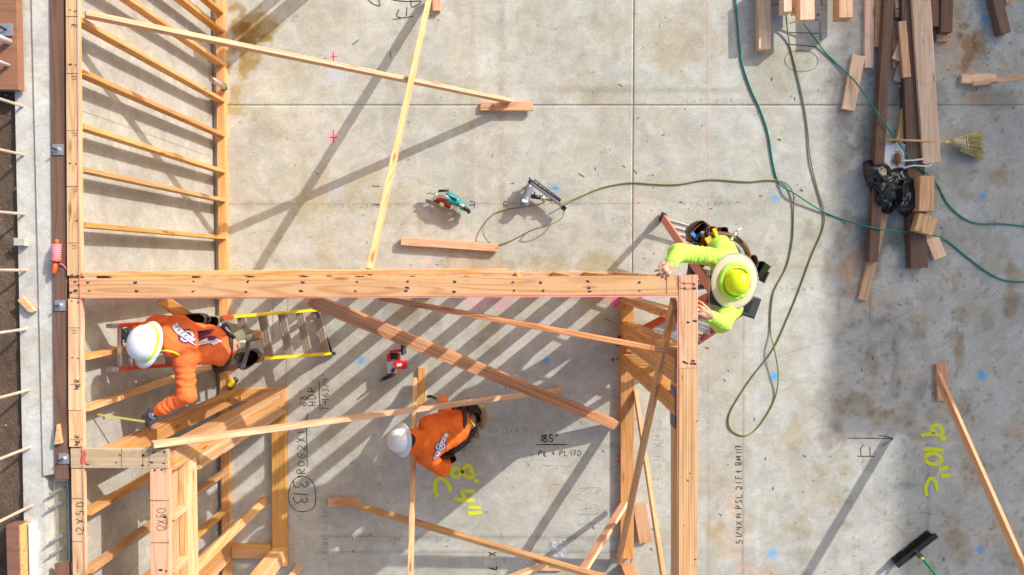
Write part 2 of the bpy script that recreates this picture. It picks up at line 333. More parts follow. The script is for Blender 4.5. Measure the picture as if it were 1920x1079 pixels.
for i in range(95):
    STAINS.append((rs_.uniform(1560,1925), rs_.uniform(0,1079), rs_.choice([5,8,12,20,34]), rs_.choice([5,9,14,22,30]), rs_.choice([BRN,(.74,.62,.46),DRK,(1.2,1.2,1.22),(.82,.66,.48),(.78,.79,.82)]), rs_.uniform(.2,.55), 1.6))
for i in range(90):
    STAINS.append((rs_.uniform(430,1550), rs_.uniform(0,1079), rs_.choice([8,14,24,40,60]), rs_.choice([8,14,24,36]), rs_.choice([(.90,.82,.66),(.93,.87,.74),(.86,.85,.82),(1.08,1.07,1.04),(.88,.78,.60)]), rs_.uniform(.25,.6), 1.7))
# straight soft bands: (x0,y0,x1,y1,half width px, rgb, strength)
BANDS = [(940,0,940,520,7,(.80,.72,.66),.6),(886,0,886,520,4,(.88,.83,.78),.5),(1186,0,1186,1079,7,(.90,.86,.80),.5),(960,168,1545,172,6,(.72,.70,.67),.55),(420,383,1545,380,6,(.78,.75,.70),.5),
 (600,372,1550,370,3,(.85,.8,.76),.4),(1420,560,1420,1079,7,(1.05,1.12,1.22),.8),(1395,560,1393,1079,3,(.72,.72,.74),.6),(600,1005,1160,1008,5,(.74,.7,.68),.5),(600,1036,1160,1034,3,(.70,.66,.64),.6),
 (780,840,1160,836,4,(.8,.78,.76),.5),(1740,860,1740,1010,3,(.60,.58,.58),.7),(1545,520,1920,548,4,(1.12,1.1,1.08),.5),(1440,498,1920,505,3,(.85,.84,.84),.5),(1340,580,1460,575,5,(.9,.87,.82),.5),(1630,500,1633,620,4,(.72,.65,.58),.6),
 (1186,197,1920,195,4,(.86,.84,.82),.5),(1620,930,1705,1010,3,(.88,.82,.70),.6),(1010,230,1320,200,30,(1.03,1.02,1.0),.3)]
# soft sprayed dots: (px,py,r,rgb,alpha)
DOTS = [(625,107,9,(.90,.33,.45),.85),(625,258,10,(.90,.25,.40),.95),(1041,353,8,(.06,.42,.78),.8),(1453,372,7,(.05,.38,.75),.9),(676,676,8,(.05,.35,.72),.95),(1024,676,8,(.05,.40,.78),.85),
 (1452,706,8,(.03,.42,.80),.95),(1449,1038,10,(.10,.45,.80),.8),(1842,369,8,(.05,.36,.75),.9),(1841,705,9,(.03,.38,.78),.95),(1838,1031,7,(.05,.38,.75),.9),(1847,36,9,(.10,.30,.62),.8),(1453,32,7,(.05,.35,.72),.8),(1452,1038,8,(.10,.45,.80),.5),
 (895,560,22,(.90,.45,.55),.55),(940,567,16,(.80,.25,.42),.45),(1155,567,11,(.90,.05,.38),.75),(1143,562,15,(.90,.3,.5),.25),(622,146,12,(.42,.48,.60),.8),(638,144,13,(.46,.52,.64),.7),(632,352,14,(.48,.53,.64),.6),(1196,385,12,(.9,.5,.5),.25),(860,500,16,(.85,.5,.35),.3),(800,490,8,(.9,.5,.35),.4),(1045,1040,12,(.8,.82,.84),.25)]
def floor_panel(x0, x1, y0, y1, step, zt):
    nx = max(2, int((x1-x0)/step)); ny = max(2, int((y1-y0)/step))
    xs = np.linspace(x0, x1, nx+1); ys = np.linspace(y0, y1, ny+1); X, Y = np.meshgrid(xs, ys, indexing='ij')
    X = X.ravel(); Y = Y.ravel(); n = len(X); base = np.arange(n).reshape(nx+1, ny+1)
    q = np.stack([base[:-1,:-1], base[1:,:-1], base[1:,1:], base[:-1,1:]], -1).reshape(-1, 4)
    ring = np.concatenate([base[:,0], base[-1,1:], base[-2::-1,-1], base[0,-2:0:-1]]); m = len(ring)
    V = np.concatenate([np.stack([X, Y, np.full(n, zt)], 1), np.stack([X[ring], Y[ring], np.full(m, zt-.14)], 1)])
    low = n+np.arange(m); side = np.stack([ring, low, np.roll(low, -1), np.roll(ring, -1)], 1)
    me = bpy.data.meshes.new('slab_panel'); F = np.concatenate([q, side])
    me.vertices.add(len(V)); me.vertices.foreach_set('co', V.ravel()); me.loops.add(F.size); me.loops.foreach_set('vertex_index', F.ravel().astype(np.int32))
    me.polygons.add(len(F)); me.polygons.foreach_set('loop_start', np.arange(0, F.size, 4, dtype=np.int32)); me.update(); me.validate()
    # pixel coordinates of every vertex on the photograph's floor, only used to look the stains' places up
    c, s_ = math.cos(TILT), math.sin(TILT); vx, vy, vz = V[:,0], V[:,1], V[:,2]-CAMH
    cy = vy*c+vz*s_; cz = -vy*s_+vz*c; px = 960+FPX*vx/-cz; py = 539.5-FPX*cy/-cz
    st = np.ones((len(V), 4)); wob = (fbm(vx*3.1+40, vy*3.1+40, 3)-.5); wob2 = (fbm(vx*9+40, vy*9+90, 9)-.5)
    for (sx, sy, rx, ry, rgb, a, rg) in STAINS:
        d = np.sqrt(((px-sx)/rx)**2+((py-sy)/ry)**2)+rg*(wob*1.6+wob2*1.2)
        k = np.clip((1.05-d)/.35, 0, 1)*a
        for j in range(3): st[:,j] *= 1-k*(1-rgb[j])
    for (ax, ay, bx, by, hw, rgb, a) in BANDS:
        L = math.hypot(bx-ax, by-ay); ux, uy = (bx-ax)/L, (by-ay)/L; t = (px-ax)*ux+(py-ay)*uy; dd = np.abs((px-ax)*uy-(py-ay)*ux)
        k = np.exp(-(dd/hw)**2)*np.clip((t+12)/24, 0, 1)*np.clip((L-t+12)/24, 0, 1)*a*np.clip(.9+wob*2.6+wob2*2, 0, 1.3)
        for j in range(3): st[:,j] *= 1-k*(1-rgb[j])
    # slab tone shifts slightly greyer towards the right and the bottom
    g = np.clip((px-1500)/160+wob*2.0, 0, 1)*.08+np.clip((py-600)/500+wob*2, 0, 1)*.03
    for j, cc in enumerate((.62,.64,.70)): st[:,j] *= 1-g*(1-cc)
    sp = fbm(vx*16, vy*16, 21, 3); k = np.clip((sp-.70)/.06, 0, 1)*np.clip((px-1500)/200+.25, .12, 1)*.55
    for j, cc in enumerate((.60,.48,.34)): st[:,j] *= 1-k*(1-cc)
    pa = np.zeros((len(V), 4))
    for (sx, sy, r, rgb, a) in DOTS:
        d = np.sqrt((px-sx)**2+(py-sy)**2)/r+wob2*.6
        k = np.clip((1.35-d)/.9, 0, 1)*a*.82; up = k > pa[:,3]
        for j in range(3): pa[up, j] = rgb[j]
        pa[:,3] = np.maximum(pa[:,3], k)
    for nm, arr in (('stain', st), ('paint', pa)):
        at = me.attributes.new(nm, 'FLOAT_COLOR', 'POINT'); at.data.foreach_set('color', arr.ravel().astype(np.float32))
    me.materials.append(CONC); o = bpy.data.objects.new('slab_panel', me); COL.objects.link(o); return o
# ================================================================== SETTING
gr = mesh_obj('ground', [(-80,-80,-.16),(80,-80,-.16),(80,80,-.16),(-80,80,-.16)], [(0,1,2,3)], DIRT); gr['kind'] = 'structure'
floor = bpy.data.objects.new('concrete_floor', None); COL.objects.link(floor); floor['kind'] = 'structure'
XJ, YJ = P(1186, 300).x, P(900, 198).y
WX = P(404, 500).x                                              # inner face of the concrete wall
HX, HY = 8.5, 6.0
for (x0, x1, y0, y1, st) in ((WX, XJ-.0016, YJ+.0016, 3.6, .02), (XJ+.0016, 6.2, YJ+.0016, 3.6, .02), (WX, XJ-.0016, -4.0, YJ-.0016, .02), (XJ+.0016, 6.2, -4.0, YJ-.0016, .02),
                         (WX, 9.5, 3.606, 7.5, .1), (WX, 9.5, -7.5, -4.006, .1), (6.206, 9.5, -4.0, 3.6, .1)):
    attach(floor_panel(x0, x1, y0, y1, st, 0.0), floor)
jl = mesh_obj('joint_filler', [(WX,-7.5,-.008),(9.5,-7.5,-.008),(9.5,7.5,-.008),(WX,7.5,-.008)], [(0,1,2,3)], JOINT, floor)
ZW = 2.53; XO = P(37, 500, ZW).x
# ---- retained earth at the left, one bumpy sheet
def soil():
    x1 = XO+.04; nx, ny = 70, 170
    xs = np.linspace(-7.2, x1, nx); ys = np.linspace(-5, 5, ny); X, Y = np.meshgrid(xs, ys, indexing='ij')
    Z = 2.43+.05*fbm(X*4+50, Y*4+50, 5)+.05*fbm(X*22+50, Y*22+50, 8, 3)
    v = np.stack([X.ravel(), Y.ravel(), Z.ravel()], 1).tolist(); b = np.arange(nx*ny).reshape(nx, ny)
    f = np.stack([b[:-1,:-1], b[1:,:-1], b[1:,1:], b[:-1,1:]], -1).reshape(-1, 4).tolist()
    o = mesh_obj('earth_bank', v, f, DIRT, None, None, True); o['kind'] = 'structure'
    mesh_obj('far_earth_bank', [(-80,-80,2.38),(-7.0,-80,2.38),(-7.0,80,2.38),(-80,80,2.38)], [(0,1,2,3)], DIRT, o)
soil()
mb = MB()
for i in range(300):
    x, y = random.uniform(-5.2, XO-.03), random.uniform(-3.2, 3.2); r = random.choice([.006,.008,.01,.012,.016,.028])
    pr = [(0,-r*.5),(r*.8,-r*.2),(r,0),(r*.7,r*.45),(0,r*.6)]
    mb.lathe(pr, Matrix.Translation((x,y,2.465+r*.2)) @ Matrix.Rotation(random.random()*6,4,'Z') @ Matrix.Diagonal((1,random.uniform(.5,.9),1,1)), 6)
o = mb.obj('scattered_stones', plain('pale_stone', (.30,.27,.23), .9, 0, .3), None, True); o['kind'] = 'stuff'
# ---- foundation wall
ZW = 2.53
cw = thing('concrete_wall', 'long pale formed concrete foundation wall behind the left stud frame', 'wall', (WX, 0, 0))
XO = P(37, 500, ZW).x; XM = P(72, 500, ZW).x; YN = P(100, 893, ZW).y; XB = P(60, 900, ZW).x
def slab_poly(name, pts, z0, z1, mat, parent, sub=None):
    n = len(pts); v = [(p[0],p[1],z0) for p in pts]+[(p[0],p[1],z1) for p in pts]
    f = [tuple(range(n-1,-1,-1)), tuple(range(n,2*n))]+[(i,(i+1)%n,n+(i+1)%n,n+i) for i in range(n)]
    return mesh_obj(name, v, f, mat, parent)
def rect(x0, x1, y0, y1): return [(x0,y0),(x1,y0),(x1,y1),(x0,y1)]
slab_poly('wall_body', [(XM,YN),(WX,YN+.03),(WX,7),(XM,7)], -.1, ZW, CWALL, cw)
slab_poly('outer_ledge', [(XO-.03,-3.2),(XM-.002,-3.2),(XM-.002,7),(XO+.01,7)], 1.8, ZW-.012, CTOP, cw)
slab_poly('brightened_wall_top', [(XM+.001,YN+.003),(WX-.004,YN+.032),(WX-.004,7),(XM+.001,7)], ZW-.001, ZW+.004, CTOP, cw)  # thin sheet carrying the brightened colour over the wall top
slab_poly('brightened_lowered_top', [(XM+.001,-7),(WX-.004,-7),(WX-.004,YN+.024),(XM+.001,YN-.006)], ZW-.101, ZW-.097, CTOP, cw)
slab_poly('lowered_wall_body', [(XM,-7),(WX,-7),(WX,YN+.028),(XM,YN-.002)], -.1, ZW-.10, CWALL, cw)
# formwork seams on the face: real thin fins
for yy in (-2.6,-1.35,-.1,1.15,2.4):
    slab_poly('form_seam', rect(WX+.001, WX+.003, yy, yy+.012), .01, ZW-.12, CWALL, cw)
# sill plate on the wall, with bearing plates
XP0, XP1 = P(100.5, 500, ZW+.04).x, P(126, 500, ZW+.04).x
def sill(y0px, y1px, label):
    a = P(113+(y0px-500)*.008, y0px, ZW); b = P(113+(y1px-500)*.014, y1px, ZW)
    return tag(board('sill_plate', a, b, .1, .038, PT, None, (1,0,0)), label, 'board', 'treated sill boards on the concrete wall')
sill(-90, 897, 'long dark brown treated sill board on the concrete wall top, ends near the notch')
sill(1056, 1140, 'short dark brown treated sill board stub at the lower edge of the photo')
def bearing(px, py, lab):
    c = P(px, py, ZW+.023); t = thing('anchor_bolt', lab, 'bolt', c, 'anchor bolts with square plates')
    MB().box(c, (.076,.076,.007)).obj('plate_washer', GALV, t)
    MB().lathe([(0,.016),(.016,.016),(.016,0)], Matrix.Translation(c+Vector((0,0,.003))), 6).obj('nut', GALV, t)
    MB().tube([c, c+Vector((0,0,.05))], .007, 8).obj('threaded_rod', STEELD, t)
bearing(109, 281, 'anchor bolt with square silver plate, upper one on the brown sill board')
bearing(113, 573, 'anchor bolt with square silver plate, middle one beside the header corner')
bearing(120, 860, 'anchor bolt with square silver plate, lower one beside the short cap plate')
# notch hardware
t = thing('embedded_steel_plate', 'flat khaki steel plate set in the wall notch with four threaded rods', 'plate', P(117,980,ZW-.08))
a, b = P(104,905,ZW-.09), P(127,1050,ZW-.09)
MB().box(((a.x+b.x)/2,(a.y+b.y)/2,ZW-.093), (b.x-a.x, a.y-b.y, .012)).obj('plate', plain('khaki_primed_steel', (.40,.36,.24), .6, .1, .2), t)
for k, (px, py) in enumerate(((118,915),(116,942),(117,1004),(118,1027))):
    c = P(px,py,ZW-.087); MB().tube([c, c+Vector((0,0,.14))], .010, 8).obj('threaded_rod', GALV, t)
    MB().lathe([(0,.014),(.02,.014),(.02,0)], Matrix.Translation(c), 6).obj('nut', GALV, t)
a, b = P(128,898,ZW-.09), P(139,1055,ZW-.09)
tag(MB().box(((a.x+b.x)/2,(a.y+b.y)/2,ZW-.094), (b.x-a.x, a.y-b.y, .01)).obj('waterproof_membrane', MEMB), 'dark grey waterproofing strip in the notch beside the stud wall plate', 'membrane')
# glulam corner pieces
a = P(0,0,2.62)
t = thing('glulam_beam', 'reddish brown treated beam in the upper left corner, with bolts and pipes', 'beam', P(10,80,2.5))
c1 = P(34,168,2.60); MB().box(((c1.x-5.3)/2+0,(c1.y+4)/2,2.569), (c1.x+5.3, 4-c1.y, .062)).obj('beam_body', GLU, t)
c = P(12,56,2.605); MB().box(c, (.085,.085,.008)).obj('plate_washer', GALV, t); MB().tube([c, c+Vector((0,0,.06))], .009).obj('bolt', STEELD, t)
for (px, py, r) in ((18,79,.021),(16,123,.013)):
    c = P(px,py,2.60); MB().tube([c, c+Vector((0,0,.45))], r, 12).obj('pipe', WHT, t, True)
t = thing('timber_post', 'red brown timber with orange side standing at the lower left corner', 'beam', P(28,1035,2.5))
a = P(11,986,2.62); b = P(38,1130,2.62)
MB().box(((a.x+b.x)/2,(a.y+b.y)/2,2.573), (b.x-a.x, a.y-b.y, .09)).obj('timber_body', GLU, t)
c = P(39,986,2.62); d = P(43,1130,2.6); MB().box(((b.x+.006),(a.y+b.y)/2-.002,2.570), (.010, a.y-b.y, .09)).obj('timber_facing', FIRO, t)
a = P(53,983,2.56); b = P(64,1130,2.56)
tag(MB().box(((a.x+b.x)/2,(a.y+b.y)/2,2.52),(b.x-a.x, a.y-b.y,.08)).obj('foam_strip', FOAM), 'pale blue white foam strip standing beside the lower left timber', 'foam board')
# rebar dowels
labs = ['first below the brown corner beam','second from the top, left of the upper bearing plate','third from the top, left of the pink string reel','fourth, below the grey wood block on the wall','fifth, below the pale wedge on the wall','sixth, left of the orange worker','seventh, level with the short cap plate','lowest one, beside the wall notch']
for k, (px, py) in enumerate(((44,200),(46,291),(47,402),(50,507),(51,617),(56,731),(58,838),(62,947))):
    c = P(px,py,ZW-.02); q = c+Vector((random.uniform(-.01,.01),random.uniform(-.01,.01),.75))
    o = MB().tube([c, q], .0105, 7).obj('rebar_dowel', plain('pale_rusty_bar', (.52,.40,.32), .8, 0, .25) if k == 0 else bpy.data.materials['pale_rusty_bar'])
    tag(o, 'pale upright bar, '+labs[k], 'rebar', 'upright bars along the outer ledge')
a = P(30,454,ZW+.04); MBk = board('wood_block', P(30,454,ZW+.02), P(50,454,ZW+.02), .055, .045, plain('cement_grey_wood', (.50,.47,.42), .9, 0, .15), None, (0,1,0))
tag(MBk, 'cement grey wood block on the outer edge of the concrete wall', 'wood block')
def wedge(name, pts, z0, h, mat, label, cat='wedge'):
    n = len(pts); q = [P(x,y,z0) for x,y in pts]; cen = sum(q, Vector())/n
    v = [tuple(p) for p in q]+[(p.x,p.y,z0+h) for p in q]; f = [tuple(range(n)), tuple(range(2*n-1,n-1,-1))]+[(i,n+i,n+(i+1)%n,(i+1)%n) for i in range(n)]
    v = [(x-cen.x,y-cen.y,z-cen.z) for x,y,z in v]
    o = mesh_obj(name, v, f, mat, None, Matrix.Translation(cen)); return tag(o, label, cat)
wedge('wood_wedge', [(38,563),(48,557),(70,583),(66,586),(58,584)], ZW, .03, FIRL, 'pale wooden wedge lying on the outer ledge of the concrete wall')
wedge('wood_shim', [(107,832),(119,830),(113,795),(111,795)], ZW+.02, .03, FIRP, 'pinkish tapered shim lying on the brown sill board')
# ================================================================== STUD WALLS
H = 2.57; T2 = .038
def plate_run(name, p0, p1, width_m, z_top, mat, parent, side=-1, layers=1, lay=T2, joints=()):
    """flat boards on top of one another; p0,p1: pixel ends of the edge line nearest the room, at z_top"""
    out = []
    for L in range(layers):
        a = P(*p0, z_top); b = P(*p1, z_top); d = (b-a).normalized(); n = Vector((-d.y, d.x, 0))*side
        off = n*(width_m/2); zc = Vector((0,0,-lay*(L+.5)))
        out.append(board(name, a+off+zc+n*(.0015*L), b+off+zc+n*(.0015*L), width_m, lay-.0006, mat, parent, tuple(n)))
    return out
def stud_at(parent, px, py, wx, wy, z0=.077, z1=H-2*T2, mat=FIRO, zref=.077, name='stud', ang=0):
    """upright board; px,py: pixel of its centre at height zref; wx, wy footprint in metres"""
    c = P(px, py, zref); v, f = chamfer_box(z1-z0, wy, wx, .003)
    M = Matrix.Translation((c.x, c.y, (z0+z1)/2)) @ Matrix.Rotation(ang, 4, 'Z') @ Matrix.Rotation(-math.pi/2, 4, 'Y')
    return mesh_obj(name, v, f, mat, parent, M)
# -- left wall
lw = thing('stud_wall', 'long stud wall at the left, double top plate and slanting studs before the concrete', 'stud wall', P(425,500,0))
BOT = lambda y: 425+(y-500)*.0122
plate_run('top_plate', (145.7,-95), (148.7,517), .089, H, FIR, lw, -1)
plate_run('top_plate', (150.2,561), (150.8,770), .089, H, FIR, lw, -1); plate_run('top_plate', (151,771), (152.4,838), .089, H, FIRL, lw, -1)
plate_run('top_plate', (156,880), (160.2,1160), .089, H, FIRL, lw, -1)
plate_run('top_plate', (145.2,-95), (159.7,1160), .091, H-T2, FIRL, lw, -1)
plate_run('bottom_plate', (BOT(-60),-60), (BOT(1140),1140), .089, .076, FIRO, lw, -1, 2)
for y in (23,59,120,189,254,322,376,446,613,678,810,884,957):
    c = BOT(y)-7.7; stud_at(lw, c, y, .089, T2)
for y in (1018,1032,1046): stud_at(lw, BOT(y)-7.7, y, .089, .075, mat=FIRO)
# -- header wall (runs left to right)
hw = thing('stud_wall', 'horizontal stud wall across the middle with wide nail-spotted top plate', 'stud wall', P(700,520,0))
plate_run('top_plate', (1271,554.5), (130.5,560), .142, H, FIR, hw, -1)
plate_run('top_plate', (1271,554.8), (150,560), .1405, H-T2, FIR, hw, -1)
plate_run('bottom_plate', (1158,534.5), (436,538), .14, .076, FIRP, hw, -1, 2)
for k, x in enumerate((361,465,567,669,771,873,975,1077,1165)):
    gx = 960+(x-960)/1.497; stud_at(hw, gx, 522.5, T2, .138, mat=FIRO)
stud_at(hw, 1160, 522.5, .076, .138, mat=FIRO)
stud_at(hw, 443, 522.5, .076, .138, mat=FIRO)
# -- right wall (runs up and down)
rw = thing('stud_wall', 'right hand stud wall with long striped laminated beam on top', 'stud wall', P(1178,800,0))
plate_run('top_plate', (1272.3,516), (1272.8,690.5), .138, H, FIR, rw, 1)
plate_run('top_plate', (1272.3,516), (1272.8,690.5), .1375, H-T2, FIRP, rw, 1)
a = P(1272.8,691,H); b = P(1272.2,1180,H)
board('laminated_beam', Vector((a.x+.069,a.y,H-.125)), Vector((b.x+.069,b.y,H-.125)), .138, .2495, LVL, rw, (1,0,0))
plate_run('bottom_plate', (1164,556), (1163.5,1048), .145, .076, FIRO, rw, 1, 2)
MB().box(P(1177,562,.079)+Vector((0,0,0)), (.13,.08,.006)).obj('pink_end_block', plain('pink_sprayed_wood', (.45,.10,.14), .8, 0, .3), rw)
for (y0, y1) in ((556,568),(602,646),(663,687)):
    n = max(1, round((y1-y0)/6.6)); st = (y1-y0)/n
    for i in range(n):
        bm = H-2*T2 if y1 < 640 else H-2*T2
        stud_at(rw, 1177, y0+st*(i+.5), .138, st/172.5-.001, mat=FIRO)
for i in range(3): stud_at(rw, 1177, 1064+6.6*i, .138, .037, z0=.0, z1=H-.25, mat=FIRO)
sb = P(1265,763,2.44); o = MB().box((P(1272.5,700,H).x-.004, sb.y, 2.42), (.004, .30, .15)).obj('steel_strap', STRAP, rw)
mbn = MB()
for i in range(14): mbn.box((P(1272.5,700,H).x-.008, sb.y+random.uniform(-.13,.13), 2.42+random.uniform(-.06,.06)), (.006,.01,.01))
o = mbn.obj('strap_nails', GALV, rw); o['kind'] = 'stuff'
# -- perpendicular cap plate and small room walls, lower left
cwl = thing('stud_wall', 'short stud wall with grey wide cap plate marked red, crossing the left wall end', 'stud wall', P(480,738,0))
plate_run('top_plate', (314.5,878.5), (133,878.5), .142, H+.001, FIRG, cwl, -1)
plate_run('top_plate', (314.5,878.5), (157,878.5), .1405, H-T2, FIR, cwl, -1)
plate_run('bottom_plate', (535,753.5), (434,753.5), .14, .076, FIRO, cwl, -1, 2)
for i in range(3): stud_at(cwl, 436.5+6.6*i, 741.5, .037, .138-.012*i, mat=FIRO)
for i in range(2): stud_at(cwl, 476+6.6*i, 735, .037, .089, mat=FIRO, z1=H-2*T2) if False else None
iw = thing('stud_wall', 'lower left inner stud wall with wide plate lettered 12X50 and low header', 'stud wall', P(522,900,0))
plate_run('top_plate', (317.5,879.5), (319.5,1170), .142, H-.0005, FIRP, iw, -1)
plate_run('top_plate', (317.8,880), (319.8,1170), .140, H-T2, FIR, iw, -1)
plate_run('bottom_plate', (535.5,755), (537.5,1062), .157, .077, FIRO, iw, -1, 2)
for i in range(7):
    z1 = H-2*T2 if i < 4 else 2.10
    stud_at(iw, 521.5, 732.5+6.7*i, .142, .0375, mat=FIR if i in (1, 4, 6) else FIRO, z1=z1)
for i in range(4): stud_at(iw, 523, 1030+6.7*i, .142, .0375, mat=FIR, z1=2.10 if i < 2 else H-.08)
# low header: two 2x plates on edge, recessed panel and cripples above
xw = P(317.8,900,H).x
ya, yb = P(350,850,2.2).y, P(360,1180,2.2).y
for i, (dx, th) in enumerate(((0,.036),(-.037,.036),(-.074,.036),(-.111,.03))):
    board('header_ply', Vector((xw-.018+dx,ya,2.215+(.004 if i % 2 else 0))), Vector((xw-.018+dx,yb,2.215+(.004 if i % 2 else 0))), .15, th-.001, FIR if i % 2 else FIRL, iw, (0,0,1))
board('recess_panel', Vector((xw-.085,ya,2.39)), Vector((xw-.085,yb,2.39)), .19, .02, FIRP, iw, (0,0,1))
for yp in (862, 868, 960, 1057, 1150):
    c = P(333,yp,2.38); board('cripple_stud', Vector((xw-.036,c.y,2.292)), Vector((xw-.036,c.y,H-2*T2-.002)), .072, .038, FIRL, iw, (1,0,0))
cross = thing('stud_wall', 'small bottom plate stub crossing the floor at the lower left room', 'stud wall', P(470,1035,0))
plate_run('bottom_plate', (508,1047.5), (434,1047.5), .14, .077, FIRO, cross, -1, 2)
o = stud_at(None, 497, 938, .05, .089, z0=0.0, z1=2.3, zref=0, mat=FIR, name='loose_stud', ang=.35); tag(o, 'single upright stud standing left of the floor plate by the circled 313', 'stud')
o = stud_at(None, 560, 1064, .07, .089, z0=0.0, z1=1.9, zref=0, mat=FIR, name='loose_stud', ang=.9); tag(o, 'single stud end at the bottom photo edge right of the small room', 'stud')
# -- nail scorch marks, layout lines on the plates
def smudges(pts, z, parent, name='nail_marks', r=(.0045,.010)):
    m = MB()
    for (x, y) in pts:
        for q in range(3):
            c = P(x+random.uniform(-2,2), y+random.uniform(-1.2,1.2), z+.0012+.0004*q); n = 7; rr = random.uniform(*r)/(1+.5*q); an0 = random.random()*6
            st = random.uniform(1.0, 2.2); ca = random.uniform(-.5,.5)
            V = [(c.x+math.cos(ca)*rr*st*math.cos(2*math.pi*k/n)-math.sin(ca)*rr*math.sin(2*math.pi*k/n), c.y+math.sin(ca)*rr*st*math.cos(2*math.pi*k/n)+math.cos(ca)*rr*math.sin(2*math.pi*k/n), c.z) for k in range(n)]
            m.add(V, [tuple(range(n))])
    o = m.obj(name, NAILM, parent); o['kind'] = 'stuff'; return o
hp = []
for x in (141,165,253,361,465,567,669,764,853,963,1015,1103,1200): hp += [(x,529+random.uniform(-1,1)),(x+random.uniform(-3,3),546+random.uniform(-1,1))]
hp += [(147,535),(133,548),(764,540),(1104,541)]
smudges(hp, H, hw)
smudges([(1283,532),(1301,533),(1285,541),(1300,541),(1289,604),(1304,602),(1283,678),(1298,677),(1287,682),(1304,683),(1298,683)], H, rw)
smudges([(1294,888),(1290,901),(1282,986),(1303,1050),(1306,790)], H, rw, r=(.003,.006))
smudges([(160,853),(224,854),(217,868),(269,855),(287,848),(307,849),(285,868),(307,869),(163,871),(268,873)], H+.001, cwl)
smudges([(290,882),(303,882),(309,970),(300,1069),(313,1071)], H, iw)
lp = []
for y in (19,121,306,413,515,565,671,): lp += [(131+(y>500)*4,y),(142+(y>500)*4,y+2)]
smudges(lp, H, lw, r=(.003,.006))
# ------------------------------------------------------------------ strokes and lettering
FONT = {'0':[[(.5,1),(.15,.8),(.05,.45),(.25,.05),(.6,0),(.9,.3),(.9,.7),(.5,1)]],'1':[[(.5,1),(.5,0)]],'2':[[(.1,.8),(.4,1),(.8,.85),(.75,.55),(.1,0),(.95,0)]],
'3':[[(.1,.95),(.6,1),(.8,.75),(.4,.55),(.85,.35),(.7,.05),(.1,0)]],'4':[[(.7,0),(.7,1)],[(.25,1),(.1,.45),(.95,.45)]],'5':[[(.9,1),(.3,1),(.2,.55),(.7,.55),(.85,.25),(.6,0),(.1,.05)]],
'6':[[(.8,1),(.3,.7),(.1,.3),(.4,0),(.8,.15),(.75,.45),(.2,.4)]],'7':[[(.1,1),(.9,1),(.4,0)],[(.3,.5),(.8,.5)]],'8':[[(.5,.55),(.15,.8),(.5,1),(.8,.8),(.5,.55),(.1,.25),(.5,0),(.9,.25),(.5,.55)]],
'9':[[(.85,.65),(.5,.45),(.2,.7),(.5,1),(.85,.85),(.8,.4),(.6,0)]],'X':[[(.1,1),(.9,0)],[(.9,1),(.1,0)]],'x':[[(.1,.7),(.9,0)],[(.9,.7),(.1,0)]],'H':[[(.1,1),(.1,0)],[(.85,1),(.85,0)],[(.1,.5),(.85,.5)]],
'D':[[(.1,0),(.1,1),(.6,.95),(.9,.5),(.6,.05),(.1,0)]],'R':[[(.1,0),(.1,1),(.7,.95),(.75,.6),(.1,.5),(.9,0)]],'O':[[(.5,.9),(.1,.6),(.3,.1),(.7,.1),(.9,.5),(.5,.9)]],'T':[[(0,1),(1,1)],[(.5,1),(.5,0)]],
'-':[[(.15,.5),(.85,.5)]],'/':[[(.1,0),(.9,1)]],'"':[[(.3,1.1),(.25,.8)],[(.65,1.1),(.6,.8)]],"'":[[(.5,1.1),(.45,.75)]],'P':[[(.1,0),(.15,1),(.8,.9),(.75,.55),(.1,.5)]],'L':[[(.1,1),(.1,0),(.9,0)]],
'+':[[(.1,.5),(.9,.5)],[(.5,.9),(.5,.1)]],'C':[[(.9,.85),(.5,1),(.1,.6),(.2,.1),(.6,0),(.9,.15)]],'A':[[(0,0),(.5,1),(1,0)],[(.2,.4),(.8,.4)]],'M':[[(.05,0),(.15,1),(.5,.3),(.85,1),(.95,0)]],
'N':[[(.1,0),(.1,1),(.9,0),(.9,1)]],'B':[[(.1,0),(.1,1),(.7,.9),(.6,.55),(.1,.5),(.8,.4),(.75,.05),(.1,0)]],'S':[[(.9,.9),(.4,1),(.15,.75),(.8,.35),(.6,0),(.1,.1)]],'F':[[(.1,0),(.1,1),(.9,1)],[(.1,.55),(.7,.55)]],
't':[[(.5,1),(.5,.1),(.8,0)],[(.15,.65),(.9,.65)]],'E':[[(.9,1),(.1,1),(.1,0),(.9,0)],[(.1,.5),(.7,.5)]],'G':[[(.9,.85),(.5,1),(.1,.5),(.5,0),(.9,.2),(.9,.5),(.55,.5)]],'W':[[(0,1),(.25,0),(.5,.7),(.75,0),(1,1)]],
'I':[[(.5,1),(.5,0)]],'J':[[(.8,1),(.8,.2),(.4,0),(.1,.2)]],' ':[],'.':[[(.45,.05),(.55,.0)]],'w':[[(0,.6),(.25,0),(.5,.5),(.75,0),(1,.6)]]}
def ribbon(m, pts, wd, z):
    pts = [Vector((p[0], p[1], z)) for p in pts]
    if len(pts) > 2: pts = catmull(pts, 4)
    V = []; F = []; n = len(pts)
    for i, p in enumerate(pts):
        t = (pts[min(i+1,n-1)]-pts[max(i-1,0)])
        if t.length < 1e-6: t = Vector((1,0,0))
        t.normalize(); q = Vector((-t.y, t.x, 0))*wd/2*random.uniform(.85,1.15); V += [p+q, p-q]
    for i in range(n-1): F.append((2*i, 2*i+1, 2*i+3, 2*i+2))
    m.add(V, F)
def strokes(plist, wd, mat, z=0.0, parent=floor, name='floor_marking', label=None, lift=.0018):
    m = MB()
    for k, pl in enumerate(plist): ribbon(m, [P(x, y, z+lift) for x, y in pl], wd, z+lift+.0004*(k % 3))
    o = m.obj(name, mat, parent)
    if label: o['label'] = label
    return o
